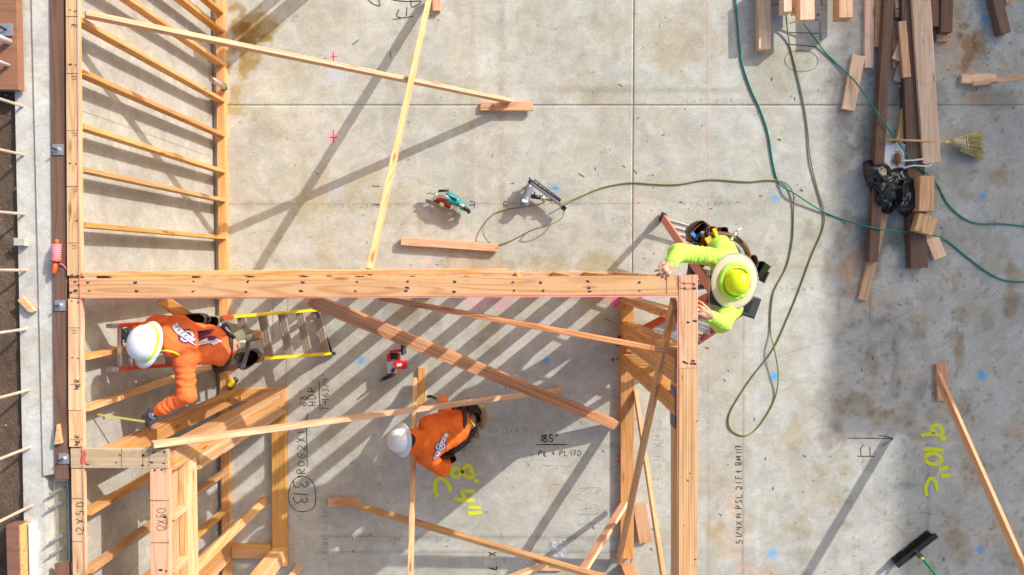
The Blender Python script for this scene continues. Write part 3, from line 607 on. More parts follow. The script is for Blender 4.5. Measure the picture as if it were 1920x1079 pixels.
def lettering(txt, px, py, h, mode, wd, mat, z=0.0, parent=floor, adv=.85, label=None, wfac=.65, name='floor_lettering', jit=.06):
    pls = []; x = 0
    for ch in txt:
        for st in FONT.get(ch, []):
            q = []
            for (u, v) in st:
                u = (x+u*wfac)*h+random.uniform(-jit,jit)*h; v = v*h+random.uniform(-jit,jit)*h
                q.append((px+u, py-v) if mode == 'R' else (px-v, py-u) if mode == 'U' else (px+v, py+u))
            pls.append(q)
        x += adv*(.55 if ch in "1I'\".- " else 1)
    return strokes(pls, wd, mat, z, parent, name, label or 'handwriting reading '+txt)
lettering('68"', 575, 762, 13, 'U', .008, INK); lettering('HDR', 592, 762, 14, 'U', .009, INK, adv=.95)
strokes([[(598,714),(600,768)]], .009, INK); lettering('T-963/4"', 616, 770, 12, 'U', .008, INK, adv=.8)
strokes([[(577,776),(575,800),(576,875)]], .010, INK); lettering('RO62X1', 572, 889, 15, 'U', .009, INK, adv=.98)
strokes([[(567,893),(551,900),(541,925),(546,950),(565,960),(588,952),(592,927),(585,903),(567,893),(558,894)]], .009, INK, label='circle drawn round the number 313')
lettering('313', 550, 902, 26, 'D', .010, INK, adv=.72, wfac=.5)
lettering('185"', 1012, 829, 13, 'R', .013, INK); strokes([[(1006,834),(1063,834)]], .012, INK); lettering('PL + PL170', 1010, 855, 10, 'R', .008, INK, adv=.95)
lettering('RAH', 1083, 912, 40, 'D', .006, INKF, adv=.66, wfac=.5); lettering('R', 1025, 874, 42, 'D', .005, INKF, wfac=.4); lettering('C', 1028, 905, 42, 'D', .005, INKF, wfac=.5)
lettering('51/4X14 PSL 21 Ft BM117', 1391, 1020, 11, 'U', .009, INK, adv=.90); lettering('EB"64.XH7S', 1241, 916, 16, 'U', .007, INKF, adv=.92)
lettering('X 7X', 916, 1035, 14, 'D', .012, INK, adv=1.2); lettering('C21 WB ISd BM 12'.replace('d','0'), 614, 1050, 9, 'U', .006, INKF, adv=1.0)
strokes([[(1590,822),(1630,822),(1674,823)],[(1648,817),(1662,819),(1674,823),(1664,830),(1653,837)],[(1608,856),(1640,856)],[(1615,856),(1614,842),(1620,834)],[(1632,856),(1631,838)]], .009, INK, label='arrow drawn in black marker')
lettering('7x14 PSL W/BM/13', 1277, 194, 9, 'R', .006, INKG, adv=.95); lettering('3 1/4 x11 WM BM 110', 612, 391, 9, 'R', .006, INKG, adv=.95); lettering('4 PSL W BM 30', 1280, 387, 9, 'R', .006, INKG, adv=1.0)
lettering('GN 131 419', 915, 812, 10, 'R', .007, INKF, adv=1.0); lettering('11 BM 11/ 1/11/11/ BM 12', 728, 1016, 8, 'R', .006, INKG, adv=.85); lettering('PSL W 10', 1668, 193, 9, 'R', .006, INKG, adv=1.3); lettering('141/7 x/11W 1X', 1450, 546, 8, 'R', .006, INKF, adv=.9)
strokes([[(1015,872+0),(1030,874)],[(988,889),(996,884)]], .006, INKF)
strokes([[(1540,-4),(1540,12)],[(1430,0),(1440,10),(1462,8)],[(1480,44),(1500,40),(1534,37)],[(1480,61),(1536,63)],[(1537,41),(1538,75)],[(1474,83),(1500,85),(1533,89)],[(1530,26),(1536,28),(1530,31)]], .008, INK, label='black layout lines by the cut timbers')
strokes([[(1503,94),(1480,99),(1471,113),(1480,128),(1502,135),(1524,130),(1533,120),(1532,108),(1520,98),(1500,94)]], .005, INK, label='thin oval drawn on the slab')
strokes([[(690,0),(700,8),(712,12)],[(710,0),(713,12)],[(735,0),(760,3),(790,2)],[(770,0),(773,14),(790,4)],[(748,18),(744,30),(752,34)],[(763,14),(762,30)],[(736,37),(775,31)]], .010, INK, label='black marker scrawl at the top edge')
strokes([[(661,84),(673,75)],[(732,97),(733,110)],[(698,349),(712,350)],[(1160,158),(1168,163)],[(1085,326),(1096,332)],[(1187,318),(1195,327)],[(700,383),(712,385)],[(812,380),(812,381)]], .009, INK, label='short black pencil ticks')
strokes([[(880,378),(889,379),(889,390)],[(880,386),(889,384)],[(945,390),(945,379),(951,379)],[(945,386),(952,385)]], .009, INK, label='pair of small square brackets')
strokes([[(620,107),(632,107)],[(625,98),(625,116)],[(619,258),(632,258)],[(625,243),(625,268)],[(1036,353),(1046,353)]], .006, INK, label='black crosses over the pink dots')
def spray(ox, oy, sc_, lines, label):
    for k, pl in enumerate(lines): strokes([[(ox+x/sc_, oy+y/sc_) for x, y in pl]], .043, YSP, label=label, lift=.0018+.0005*k)
spray(1440, 779, 3.596, [[(1032,136),(1100,126),(1168,132),(1178,108),(1150,72),(1120,68),(1104,92),(1122,122)],[(1160,156),(1203,158)],[(1045,228),(1120,230),(1188,238)],[(1060,292),(1078,264),(1128,258),(1166,284),(1166,310),(1130,330),(1084,322),(1062,294)],[(1150,368),(1220,350)],[(1166,415),(1234,400)],[(1070,543),(1064,490),(1084,437),(1106,426),(1130,450),(1143,510)]], 'yellow spray paint stroke, part of 9\'10" C')
spray(720, 779, 3.596, [[(545,400),(512,368),(480,356),(456,384),(464,410),(500,414),(524,384),(545,350),(572,340),(590,368),(602,408),(580,420),(545,400)],[(606,440),(640,446)],[(610,515),(530,512),(538,545),(545,582)],[(475,558),(520,572),(615,575)],[(570,620),(655,625)],[(565,665),(660,655)],[(365,550),(345,510),(345,455),(375,425),(410,440),(440,480),(445,515)]], 'yellow spray paint stroke, part of 8\'4" C')
strokes([[(1326.5,0),(1326.5,540),(1326.5,1079)]], .006, CHALK, label='faint pink chalk line running the height of the slab')
strokes([[(540,560),(538,640),(536,735)],[(512,560),(512,640)]], .005, JOINT, label='thin snapped layout lines')
strokes([[(600,1035),(900,1036),(1158,1036)],[(600,1006),(1158,1008)],[(905,1035),(905,1079)],[(930,1035),(932,1079)],[(425,383),(1200,382)],[(915,375),(915,400)],[(1395,560),(1394,820),(1393,1079)]], .004, INKF, label='thin grey layout lines')
strokes([[(1157,572),(1150,577)],[(1162,850),(1160,868)],[(1160,868),(1157,864)]], .012, REDM, label='red marker flick by the plate')
strokes([[(1460,668),(1500,655),(1545,644),(1590,640),(1640,641)],[(1630,968),(1670,976),(1712,962),(1760,966),(1810,976)],[(1188,250),(1200,262),(1215,266)],[(1632,560),(1631,600),(1640,615)]], .005, INKF, label='hairline cracks in the slab')
strokes([[(1134,597),(1139,599),(1145,603)],[(1147,675),(1158,674),(1159,670)],[(1147,675),(1151,679)],[(1147,675),(1151,671)]], .008, INK)
# plate writing
lettering('12X50', 311, 999, 17, 'U', .0035, INK, H, iw, adv=.62, wfac=.5, name='plate_lettering'); lettering('12X50', 157, 1006, 14, 'U', .005, INK, H, lw, adv=1.1, name='plate_lettering')
strokes([[(281,939),(317,939)],[(283,1018),(318,1018)]], .004, INK, H, iw, 'plate_layout_line')
strokes([[(123+(y>500)*6+(y>700)*2,y),(147+(y>500)*5+(y>700)*2,y)] for y in (31,138,245,350,456,615,721,825,935,1016)], .003, INK, H, lw, 'plate_layout_line')
lettering('R', 133, 46, 9, 'D', .004, INK, H, lw, name='plate_lettering')
for y in (144,250,355,461,620,): strokes([[(134,y),(142,y),(143,y+5)],[(136,y+5),(142,y+5)]], .003, INK, H, lw, 'plate_lettering')
for y in (717,822): lettering('R', 149, y, 9, 'U', .005, INK, H, lw, name='plate_lettering'); strokes([[(140,y+6),(150,y+9)],[(142,y+10),(150,y+5)],[(139,y+13),(147,y+12)],[(144,y+5),(145,y+14)]], .006, INK, H, lw, 'plate_lettering')
strokes([[(150,846),(156,853),(151,862),(155,871)],[(157,845),(160,856),(156,870)],[(151,870),(158,846)],[(162,846),(156,858),(162,870)]], .007, REDM, H+.001, cwl, 'red_scribble')
strokes([[(228,840.5),(228,877)],[(268,842),(268,877)],[(270,842),(279,842),(279,877)]], .003, INK, H+.001, cwl, 'plate_layout_line')
strokes([[(150,520),(150,558)],[(150,545),(190,530)]][:1]+[[(1250,520),(1250,552)]], .003, INK, H, hw, 'plate_layout_line')
strokes([[(1263+random.uniform(-2,2),y),(1265+random.uniform(-2,2),y+random.uniform(5,14))] for y in range(830,1070,17)], .004, INK, H-.12, rw, 'side_scribble') if False else None
# ================================================================== TEMPORARY BRACES AND LOOSE BOARDS
def brace(p, q, lab, wid=.089, thk=.038, mat=FIRL, wdir=(0,0,1), e0=0, e1=0, name='brace', cat='brace', grp='temporary timber braces'):
    return tag(board(name, P(*p), P(*q), wid, thk, mat, None, wdir, e0, e1), lab, cat, grp)
brace((957,190,.09),(160,27,2.49), 'long pale brace from the pink double block to the left wall top')
brace((806,-8,.06),(692,510,2.49), 'long orange brace from the top edge block to the horizontal wall', mat=FIR)
brace((586,564,2.38),(1153,796,.10), 'thick reddish lined timber slanting below the horizontal wall to the right plate', wid=.10, thk=.10, mat=BUILT)
brace((714,559,2.40),(1268,661,2.42), 'thin reddish brace between the horizontal wall and the right wall, upper one', mat=FIRR)
brace((1160,1052,.07),(1264,566,2.47), 'long ochre brace along the inner side of the right wall', mat=FIR, thk=.042)
brace((1265,576,2.45),(1259,612,2.1), 'short grey faced brace stub by the corner of the right wall', mat=FIRG)
brace((779,713,.06),(769.5,1085,1.6), 'narrow upright looking brace passing under the crouching worker helmet', mat=FIR, e1=1.4)
brace((634,937,.06),(1152,1090,1.5), 'long dark orange brace from the pink block towards the bottom right', mat=FIRO, e1=.9)
brace((1050,732,.06),(286,834,2.615), 'long pale brace resting on the cap plate corner, passing over the crouching worker', e1=.0)
brace((1191,735,.06),(1244,1085,1.42), 'thin pale brace right of the ochre brace outside the right wall plate', e1=1.6)
brace((1171,945,.12),(1084,1085,1.2), 'wide pinkish brace falling to the lower left from the right wall plate', wid=.089, mat=FIRP, wdir=(1,.4,.2), e1=.8)
brace((1758,703,.09),(1917,1062,1.3), 'long pale brace at the right rising from the small block', mat=FIRP, e1=1.6)
brace((1030,1056,.09),(935,1092,.45), 'short pale brace from the block at the bottom edge', e1=1.2)
brace((302,561,2.35),(458,668,.35), 'orange brace slanting down from the horizontal wall behind the ladder worker', mat=FIRO)
o = board('ledger_board', P(161,513.5,2.52), P(952,508.5,2.52), .089, .036, FIR); tag(o, 'narrow board on edge fixed along the upper side of the horizontal wall', 'board')
for i in range(6):
    pass
def flat(p, q, wpx, z0, thk, mat, lab, cat='board', grp='loose timber offcuts', name='offcut'):
    zt = z0+thk; a, b = P(*p, zt), P(*q, zt); d = (b-a).normalized(); k = (CAMH-zt)/FPX
    a.z = b.z = z0+thk/2; n = (-d.y, d.x, 0)
    return tag(board(name, a, b, wpx*k, thk, mat, None, n), lab, cat, grp)
flat((901,200),(938,200), 15, 0, .04, FIRP, 'left half of the pink block under the long pale brace foot', 'wood block')
flat((926,199.5),(1000,199.5), 16, .041, .04, FIRP, 'upper board of the pink block pair under the long pale brace foot', 'wood block')
flat((818,-40),(818,20), 14, 0, .06, FIRP, 'pink block at the top edge beside the slanting brace', 'wood block')
flat((752,452.5),(934,465), 15, .02, .055, FIRP, 'pinkish timber length lying alone on the slab below the saw', 'board')
flat((791,690),(789,760), 15, 0, .04, FIRO, 'orange block flat on the slab beside the narrow brace', 'wood block')
flat((615,943.5),(676,943.5), 17, 0, .04, FIRP, 'pink block under the dark orange brace end', 'wood block')
flat((1012,1064),(1054,1064), 15, 0, .04, FIRP, 'small pinkish block at the bottom edge near the clear wrapper', 'wood block')
flat((1199,948),(1211,1018), 25, .02, .05, FIRP, 'pink square cut block outside the right wall plate', 'wood block')
flat((1766,683),(1769,752), 21, 0, .04, FIRP, 'reddish block under the foot of the right pale brace', 'wood block')
flat((1040,731),(1054,731), 13, 0, .02, FIR, 'thin shim under the far foot of the cap plate brace', 'wood block')
# the timber stack at the top right
flat((1434,-70),(1434,92), 22, 0, .10, FIRW, 'pink timber at the top edge left of the stack, lit at its end')
flat((1476,-70),(1477,22), 15, .20, .12, FIRW, 'pale post end at the top edge, first of the raised pair')
flat((1513,-70),(1514,37), 27, .20, .12, FIRW, 'pale wide post end with red paint at the top edge')
flat((1470,-90),(1520,-60), 40, 0, .199, FIRW, 'timber bearer under the raised post ends')
flat((1492,-70),(1492,13), 12, .16, .05, FIRW, 'short pale board end between the two raised posts')
flat((1491,-70),(1492,27), 13, .08, .05, FIRW, 'lower pink board end between the two raised posts')
flat((1586,-70),(1586,33), 25, .10, .14, FIR, 'orange post end hanging in at the top edge, left of the long narrow board')
flat((1585,-80),(1588,-40), 25, 0, .099, FIRW, 'bearer block under the orange post end')
flat((1632,-70),(1630,127), 17, 0, .038, FIRW, 'long narrow pale board left of the brown timbers')
flat((1652,-70),(1648,88), 15, 0, .05, FIR, 'narrow orange board between the pale board and the brown timber')
flat((1659,398),(1617,563), 17, 0, .038, FIR, 'slim orange board sticking out below the left brown timber')
flat((1672,-70),(1638,491), 18, .041, .075, PT, 'long dark brown treated timber, left one of the stack')
flat((1704,-70),(1724,503), 32, 0, .10, PT, 'long dark brown treated timber under the wide pink plank')
flat((1722,-70),(1748,306), 33, .102, .036, FIRW, 'long wide pink plank lying on the brown timber')
flat((1737,-70),(1759,303), 9, .101, .030, FIRW, 'narrow pink ply along the right edge of the wide plank')
flat((1679,8),(1708,5), 16, 0, .05, FIRW, 'short offcut across at the top edge, upper one'); flat((1679,25),(1708,22), 15, 0, .05, FIR, 'short offcut across at the top edge, lower one')
flat((1692,40),(1701,145), 15, .075, .035, FIR, 'golden offcut on top of the little offcut heap')
flat((1702,57),(1680,112), 15, .036, .035, FIRW, 'pale offcut crossing under the golden one'); flat((1696,110),(1683,152), 15, 0, .036, FIRW, 'pale offcut lower left in the little heap')
flat((1702,140),(1694,165), 14, 0, .03, FIRW, 'small pale offcut at the bottom of the little heap'); flat((1679,52),(1678,128), 9, 0, .03, FIR, 'thin offcut along the left of the little heap')
flat((1700,200),(1687,272), 14, 0, .05, FIR, 'orange offcut under the broom handle')
flat((1611,104),(1591,206), 24, 0, .04, FIRW, 'pale pink block lying alone left of the brown timbers')
flat((1755,-70),(1754,50), 15, 0, .10, PT, 'dark brown timber end right of the wide plank, shorter one'); flat((1778,-70),(1775,60), 22, .04, .08, PT, 'brown timber end with orange tip right of the wide plank')
flat((1768,55),(1768,78), 23, 0, .038, FIR, 'small orange block under the brown timber tip')
flat((1862,-40),(1887,62), 19, 0, .10, PT, 'dark brown timber slanting in at the top right corner'); flat((1850,-40),(1872,30), 12, 0, .05, PT, 'darker thin timber behind the slanting one at the top right')
flat((1886,3),(1900,-3), 10, 0, .05, FIR, 'tiny orange offcut at the top right edge')
flat((1804,148),(1868,147), 16, 0, .05, FIRW, 'short pinkish block at the right edge under the thin stake'); brace((1824,158,.07),(1935,143,.14), 'thin pale stake lying over the right edge block', wid=.03, thk=.05, grp='loose timber offcuts', cat='stake', name='stake')
flat((1739,330),(1737,396), 27, .10, .12, FIR, 'thick orange block standing on the brown timber below the wide plank')
flat((1742,404),(1732,437), 36, .10, .09, FIR, 'squarish turned golden block beside the bin liner'); flat((1748,446),(1764,484), 24, 0, .05, FIRW, 'small pale block right of the brown timber end')
flat((182+400-100,12),(182+400-98,16), 4, 0, .01, FIR, 'tiny wood chip') if False else None
# ================================================================== STRINGS, HOSES
def line_obj(name, pts, r, mat, lab, cat, n=7, smooth=True):
    o = MB().tube(pts, r, n).obj(name, mat, None, smooth); return tag(o, lab, cat)
line_obj('mason_string', [P(146,-20,H+.012),P(149.5,500,H+.012),P(152.5,700,H+.012),P(160,1100,H+.012)], .0022, PINK, 'thin pink string stretched along the left wall top plate', 'string', 5)
line_obj('mason_string', [P(150,561,H+.004),P(700,558.5,H+.003),P(1272,556,H+.004)], .0028, PINK, 'thin pink string along the lower edge of the horizontal wall', 'string', 5)
line_obj('mason_string', [P(1270.5,556,H+.004),P(1270.5,800,H+.004),P(1270,1100,H+.004)], .0028, PINK, 'thin pink string along the inner edge of the right wall', 'string', 5)
line_obj('mason_string', [P(1329.5,-20,2.95),P(1329.5,1110,2.95)], .0011, PINK, 'thin pink string stretched over the lime worker', 'string', 5)
line_obj('loose_string', catmull([P(x,y,H+.01) for x,y in ((1268,514),(1276,520),(1274,530),(1280,538),(1296,540),(1306,532),(1296,529),(1284,530),(1274,522))],6), .0022, PINK, 'loose pink string curl on the wall corner by the hand', 'string', 5)
line_obj('air_hose', catmull([P(x,y,z) for x,y,z in ((1378,-25,.014),(1382,30,.014),(1390,110,.012),(1407,165,.012),(1425,205,.011),(1440,250,.011),(1450,310,.011),(1462,345,.014),(1490,363,.05),(1535,392,.022),(1580,412,.011),(1640,428,.13),(1700,436,.07),(1748,441,.06),(1775,452,.011),(1810,480,.011),(1850,510,.011),(1885,526,.011),(1930,529,.011))],8), .0085, HOSEG, 'teal green air hose curving from the top edge to the right', 'hose')
line_obj('air_hose', catmull([P(x,y,z) for x,y,z in ((1492,20,.12),(1515,55,.06),(1545,95,.014),(1585,135,.022),(1605,155,.08),(1632,193,.14),(1648,217,.145),(1664,240,.14),(1690,275,.12),(1712,305,.12),(1740,328,.10),(1758,348,.014),(1775,380,.011),(1800,405,.011),(1830,419,.011),(1880,420,.011),(1930,426,.011))],8), .0080, HOSEG, 'teal green air hose crossing over the timber stack', 'hose')
line_obj('air_hose', catmull([P(x,y,z) for x,y,z in ((1473,-10,.12),(1474,30,.08),(1480,80,.014),(1495,140,.011),(1507,195,.011),(1514,240,.011),(1520,300,.014),(1533,355,.011),(1545,395,.014),(1543,430,.011),(1522,480,.011),(1500,540,.011),(1480,590,.011),(1450,655,.011),(1412,705,.011),(1385,745,.011),(1367,780,.011),(1370,805,.011),(1393,817,.011),(1415,808,.011),(1440,775,.011),(1455,740,.014),(1459,700,.05),(1452,655,.06),(1445,625,.014),(1446,580,.011),(1452,545,.011),(1475,500,.011),(1486,450,.011),(1488,400,.011),(1487,362,.022),(1470,342,.014),(1440,338,.011),(1400,341,.011),(1330,337,.011),(1270,346,.011),(1220,345,.011),(1180,343,.011),(1130,352,.011),(1080,372,.022),(1050,381,.12),(1032,380,.14))],8), .0070, HOSEO, 'olive green air hose looping across the slab to the nail gun', 'hose')
line_obj('air_hose', catmull([P(x,y,z) for x,y,z in ((1022,378,.15),(1010,384,.10),(985,388,.022),(950,393,.011),(925,402,.011),(908,422,.022),(907,440,.06),(918,455,.011),(935,459,.011),(955,453,.011),(985,438,.011),(1000,431,.10),(1030,422,.14),(1050,412,.12),(1057,400,.10),(1056,391,.12))],8), .0065, HOSEO, 'short olive air hose loop lying round the nail gun', 'hose')
# ================================================================== LADDERS
def ladder_leaning():
    t = thing('stepladder', 'closed yellow and orange stepladder leaning at the left wall under a worker', 'ladder', P(620,622,0))
    fN, tN, fS, tS = P(603,581,.02), P(205,612,2.32), P(622,663,.02), P(205,693,2.32)
    k = .52
    for a, b in ((fN,tN),(fS,tS)):
        m = a.lerp(b, k); d = (b-a).normalized()
        board('front_rail', a+d*.04, m, .075, .028, YLF, t, (1,0,.4)); board('rear_rail', m, b-d*.05, .07, .028, ORF, t, (1,0,.4))
        board('rubber_foot', a-d*.01, a+d*.05, .09, .04, RUB, t, (1,0,.4)); board('rail_end', b-d*.05, b, .072, .032, GALV, t, (1,0,.4))
    for i in range(8):
        u = .035+i*.108; a = fN.lerp(fS, .03).lerp(tN.lerp(tS,.04), u); b = fS.lerp(fN, .03).lerp(tS.lerp(tN,.04), u)
        tr = board('tread', a, b, .085, .024, ALUD, t, (1,0,.15))
        for q in (-.03, 0, .03): board('tread_ridge', a+Vector((q,0,.0135)), b+Vector((q,0,.0135)), .005, .005, ALUD, tr, (1,0,0))
    for u in (.93,.965): board('top_rung', fN.lerp(tN,u), fS.lerp(tS,u), .03, .03, ALU, t, (1,0,0))
    d = (fS-fN); board('spreader', fN.lerp(tN,.04)+Vector((.01,0,0)), fS.lerp(tS,.01)+Vector((.02,0,0)), .03, .02, RUB, t, (0,0,1))
    # printed word on the yellow rail is left unread; small black print strip
    p = fN.lerp(tN, .44)+Vector((0,0,.045)); q = fN.lerp(tN, .48)+Vector((0,0,.045)); board('rail_print', p, q, .02, .002, INK, t, (0,1,0), cham=.0002)
    board('blue_tag', P(452,606,1.05), P(452,620,.95), .02, .004, BLUT, t)
ladder_leaning()
def ladder_open():
    t = thing('stepladder', 'open orange stepladder with grey top under the lime shirt worker', 'ladder', P(1270,550,0))
    cz = 2.08; cl, cr = P(1342,552,cz), P(1407,575,cz)
    b1, b2, a1, a2 = P(1242,407,.03), P(1330,432,.03), P(1160,640,.03), P(1262,672,.03)
    for nm, f, c, mt in (('rear_rail', b1, cl, ORP), ('rear_rail', b2, cr, ORP), ('front_rail', a1, cl, ORF), ('front_rail', a2, cr, ORF)):
        d = (c-f).normalized(); side = (cr-cl).normalized()
        board(nm, f+d*.05, c-Vector((0,0,.03)), .08, .030, mt, t, tuple(d.cross(side)))
        board('rubber_foot', f-d*.02, f+d*.06, .095, .045, RUB, t, tuple(d.cross(side)))
    for i in range(8):
        u = .05+i*.115; p, q = b1.lerp(cl,u), b2.lerp(cr,u); board('brace_bar', p, q, .035, .02, ALU, t, (0,1,.2))
    for i in range(7):
        u = .08+i*.13; p, q = a1.lerp(cl,u), a2.lerp(cr,u); tr = board('tread', p, q, .085, .022, ALU, t, (.3,-1,0))
        n = (q-p).cross(Vector((0,0,1))).normalized()
        for s_ in (-.03,0,.03): board('tread_ridge', p+n*s_+Vector((0,0,.0125)), q+n*s_+Vector((0,0,.0125)), .006, .006, SILV, tr, tuple(n))
    m = (cl+cr)/2; d = (cr-cl).normalized()
    cp = board('top_cap', m-d*.20, m+d*.20, .17, .05, DPL, t, tuple(Vector((0,0,1)).cross(d)), cham=.012)
    for k in (-.12,-.04,.04,.12): board('cap_slot', m+d*(k-.02)+Vector((0,0,.027)), m+d*(k+.02)+Vector((0,0,.027)), .10, .006, BLK, cp, tuple(Vector((0,0,1)).cross(d)))
ladder_open()
# ================================================================== PEOPLE (implicit surfaces meshed with surface nets)
def cap_sdf(X, a, b, ra, rb):
    a = np.array(a, np.float32); b = np.array(b, np.float32); ba = b-a; pa = X-a
    h = np.clip((pa@ba)/max(float(ba@ba), 1e-9), 0, 1); d = np.linalg.norm(pa-h[...,None]*ba, axis=-1)
    return d-(ra+(rb-ra)*h), h
def ell_sdf(X, c, r, R=None):
    p = X-np.array(c, np.float32)
    if R is not None: p = p@np.array(R, np.float32)
    r = np.array(r, np.float32); k = np.linalg.norm(p/r, axis=-1); return (k-1)*r.min()
def smin(a, b, k):
    h = np.clip(.5+.5*(b-a)/k, 0, 1); return b+(a-b)*h-k*h*(1-h)
def surfnet(F, lo, h):
    ins = F < 0; nx, ny, nz = F.shape; c = ins[:-1,:-1,:-1].astype(np.int8)*0; cnt = np.zeros(c.shape, np.int16)
    for dx in (0,1):
        for dy in (0,1):
            for dz in (0,1): cnt += ins[dx:nx-1+dx, dy:ny-1+dy, dz:nz-1+dz]
    act = (cnt > 0) & (cnt < 8); idx = -np.ones(act.shape, np.int64); I, J, K = np.nonzero(act); idx[I,J,K] = np.arange(len(I))
    pos = np.zeros((len(I), 3)); num = np.zeros(len(I))
    cs = [(a,b,c_) for a in (0,1) for b in (0,1) for c_ in (0,1)]
    for p in cs:
        for ax in range(3):
            if p[ax]: continue
            q = list(p); q[ax] = 1; f0 = F[I+p[0],J+p[1],K+p[2]]; f1 = F[I+q[0],J+q[1],K+q[2]]; m = (f0 < 0) != (f1 < 0)
            t = np.where(m, f0/np.where(m, f0-f1, 1), 0); pp = np.tile(np.array(p, float), (len(I),1)); pp[:,ax] = t
            pos[m] += pp[m]; num[m] += 1
    pos /= num[:,None]; V = (np.stack([I,J,K],1)+pos)*h+np.array(lo); faces = []
    for ax in range(3):
        sl0 = [slice(None)]*3; sl1 = [slice(None)]*3; sl0[ax] = slice(0,-1); sl1[ax] = slice(1,None)
        A = ins[tuple(sl0)]; B = ins[tuple(sl1)]; e = np.argwhere(A != B); u, v = [(1,2),(2,0),(0,1)][ax]
        ok = (e[:,u] > 0) & (e[:,v] > 0) & (e[:,u] < F.shape[u]-1) & (e[:,v] < F.shape[v]-1); e = e[ok]
        def cell(du, dv): g = e.copy(); g[:,u] -= du; g[:,v] -= dv; return idx[g[:,0],g[:,1],g[:,2]]
        q = np.stack([cell(1,1), cell(0,1), cell(0,0), cell(1,0)], 1); fl = A[e[:,0],e[:,1],e[:,2]]
        q[~fl] = q[~fl][:,::-1]; faces.append(q)
    return V, np.concatenate(faces)
def blob(name, prims, mat, parent, h=.011, k=.03, wrinkle=0.0, seed=0, fold=0.0, cut=None):
    """prims: ('c',a,b,ra,rb[,foldamp]) or ('e',centre,radii,rot)"""
    pts = []; rad = []
    for p in prims:
        if p[0] == 'c': pts += [p[1], p[2]]; rad += [p[3], p[4]]
        else: pts.append(p[1]); rad.append(max(p[2]))
    lo = np.min([[c[i]-r for i in range(3)] for c, r in zip(pts, rad)], 0)-3*h; hi = np.max([[c[i]+r for i in range(3)] for c, r in zip(pts, rad)], 0)+3*h
    n = np.ceil((hi-lo)/h).astype(int)+1
    g = [np.arange(n[i], dtype=np.float32)*h+lo[i] for i in range(3)]; X = np.stack(np.meshgrid(*g, indexing='ij'), -1).astype(np.float32)
    F = None; rs = np.random.RandomState(seed); ph = rs.rand(8)*6
    w1 = np.sin(X[...,0]*23+ph[0]+2*np.sin(X[...,1]*11+ph[1]))*np.sin(X[...,2]*19+ph[2]+1.5*np.sin(X[...,0]*9)) if (wrinkle or fold) else 0
    w2 = np.sin(X[...,1]*47+ph[3]+2.2*np.sin(X[...,2]*21+ph[4])+1.7*np.sin(X[...,0]*26+ph[5])) if (wrinkle or fold) else 0
    for p in prims:
        if p[0] == 'c':
            d, hh = cap_sdf(X, p[1], p[2], p[3], p[4]); L = (Vector(p[2])-Vector(p[1])).length
            if len(p) > 5 and p[5]: d = d-p[5]*np.sin(hh*L*2*math.pi/.055+1.9*w1+1.2*w2)*np.clip(hh*3,.3,1)
        else: d = ell_sdf(X, p[1], p[2], p[3] if len(p) > 3 else None)
        F = d if F is None else smin(F, d, k)
    if wrinkle: F = F-wrinkle*(w1*.7+w2*.5)
    V, Q = surfnet(F, lo, h)
    me = bpy.data.meshes.new(name); me.vertices.add(len(V)); me.vertices.foreach_set('co', V.astype(np.float32).ravel()); me.loops.add(Q.size); me.loops.foreach_set('vertex_index', Q.ravel().astype(np.int32))
    me.polygons.add(len(Q)); me.polygons.foreach_set('loop_start', np.arange(0, Q.size, 4, dtype=np.int32)); me.update(); me.validate()
    me.polygons.foreach_set('use_smooth', [True]*len(me.polygons)); me.materials.append(mat)
    o = bpy.data.objects.new(name, me); COL.objects.link(o)
    if parent: attach(o, parent)
    return o
def basis(up, fwd):
    z = Vector(up).normalized(); x = Vector(fwd); x = (x-z*x.dot(z)).normalized(); y = z.cross(x)
    return x, y, z
def M4(c, x, y, z):
    M = Matrix(((x.x,y.x,z.x,0),(x.y,y.y,z.y,0),(x.z,y.z,z.z,0),(0,0,0,1))); M.translation = c; return M
def head_prims(c, up, fwd):
    x, y, z = basis(up, fwd); f = lambda a, b, d: tuple(c+x*a+y*b+z*d)
    return [('e', f(-.01,0,.025), (.098,.078,.105), ((x.x,y.x,z.x),(x.y,y.y,z.y),(x.z,y.z,z.z))), ('e', f(.02,0,-.06), (.068,.055,.06)), ('c', f(.085,0,.0), f(.106,0,-.028), .011, .016),
            ('c', f(.07,-.03,.035), f(.07,.03,.035), .018, .018), ('c', f(.062,0,-.10), f(.05,0,-.10), .022, .022), ('c', f(-.005,.082,.01), f(-.012,.085,-.02), .016, .012), ('c', f(-.005,-.082,.01), f(-.012,-.085,-.02), .016, .012),
            ('c', f(.075,-.02,-.06), f(.075,.02,-.06), .012, .012)]
def face_bits(c, up, fwd, parent):
    x, y, z = basis(up, fwd)
    for s_ in (-1, 1):
        m = MB(); m.lathe([(0,-.011),(.009,-.007),(.011,0),(.009,.007),(0,.011)], Matrix.Translation(c+x*.082+y*.031*s_+z*.012), 10); m.obj('eye', WHT, parent, True)
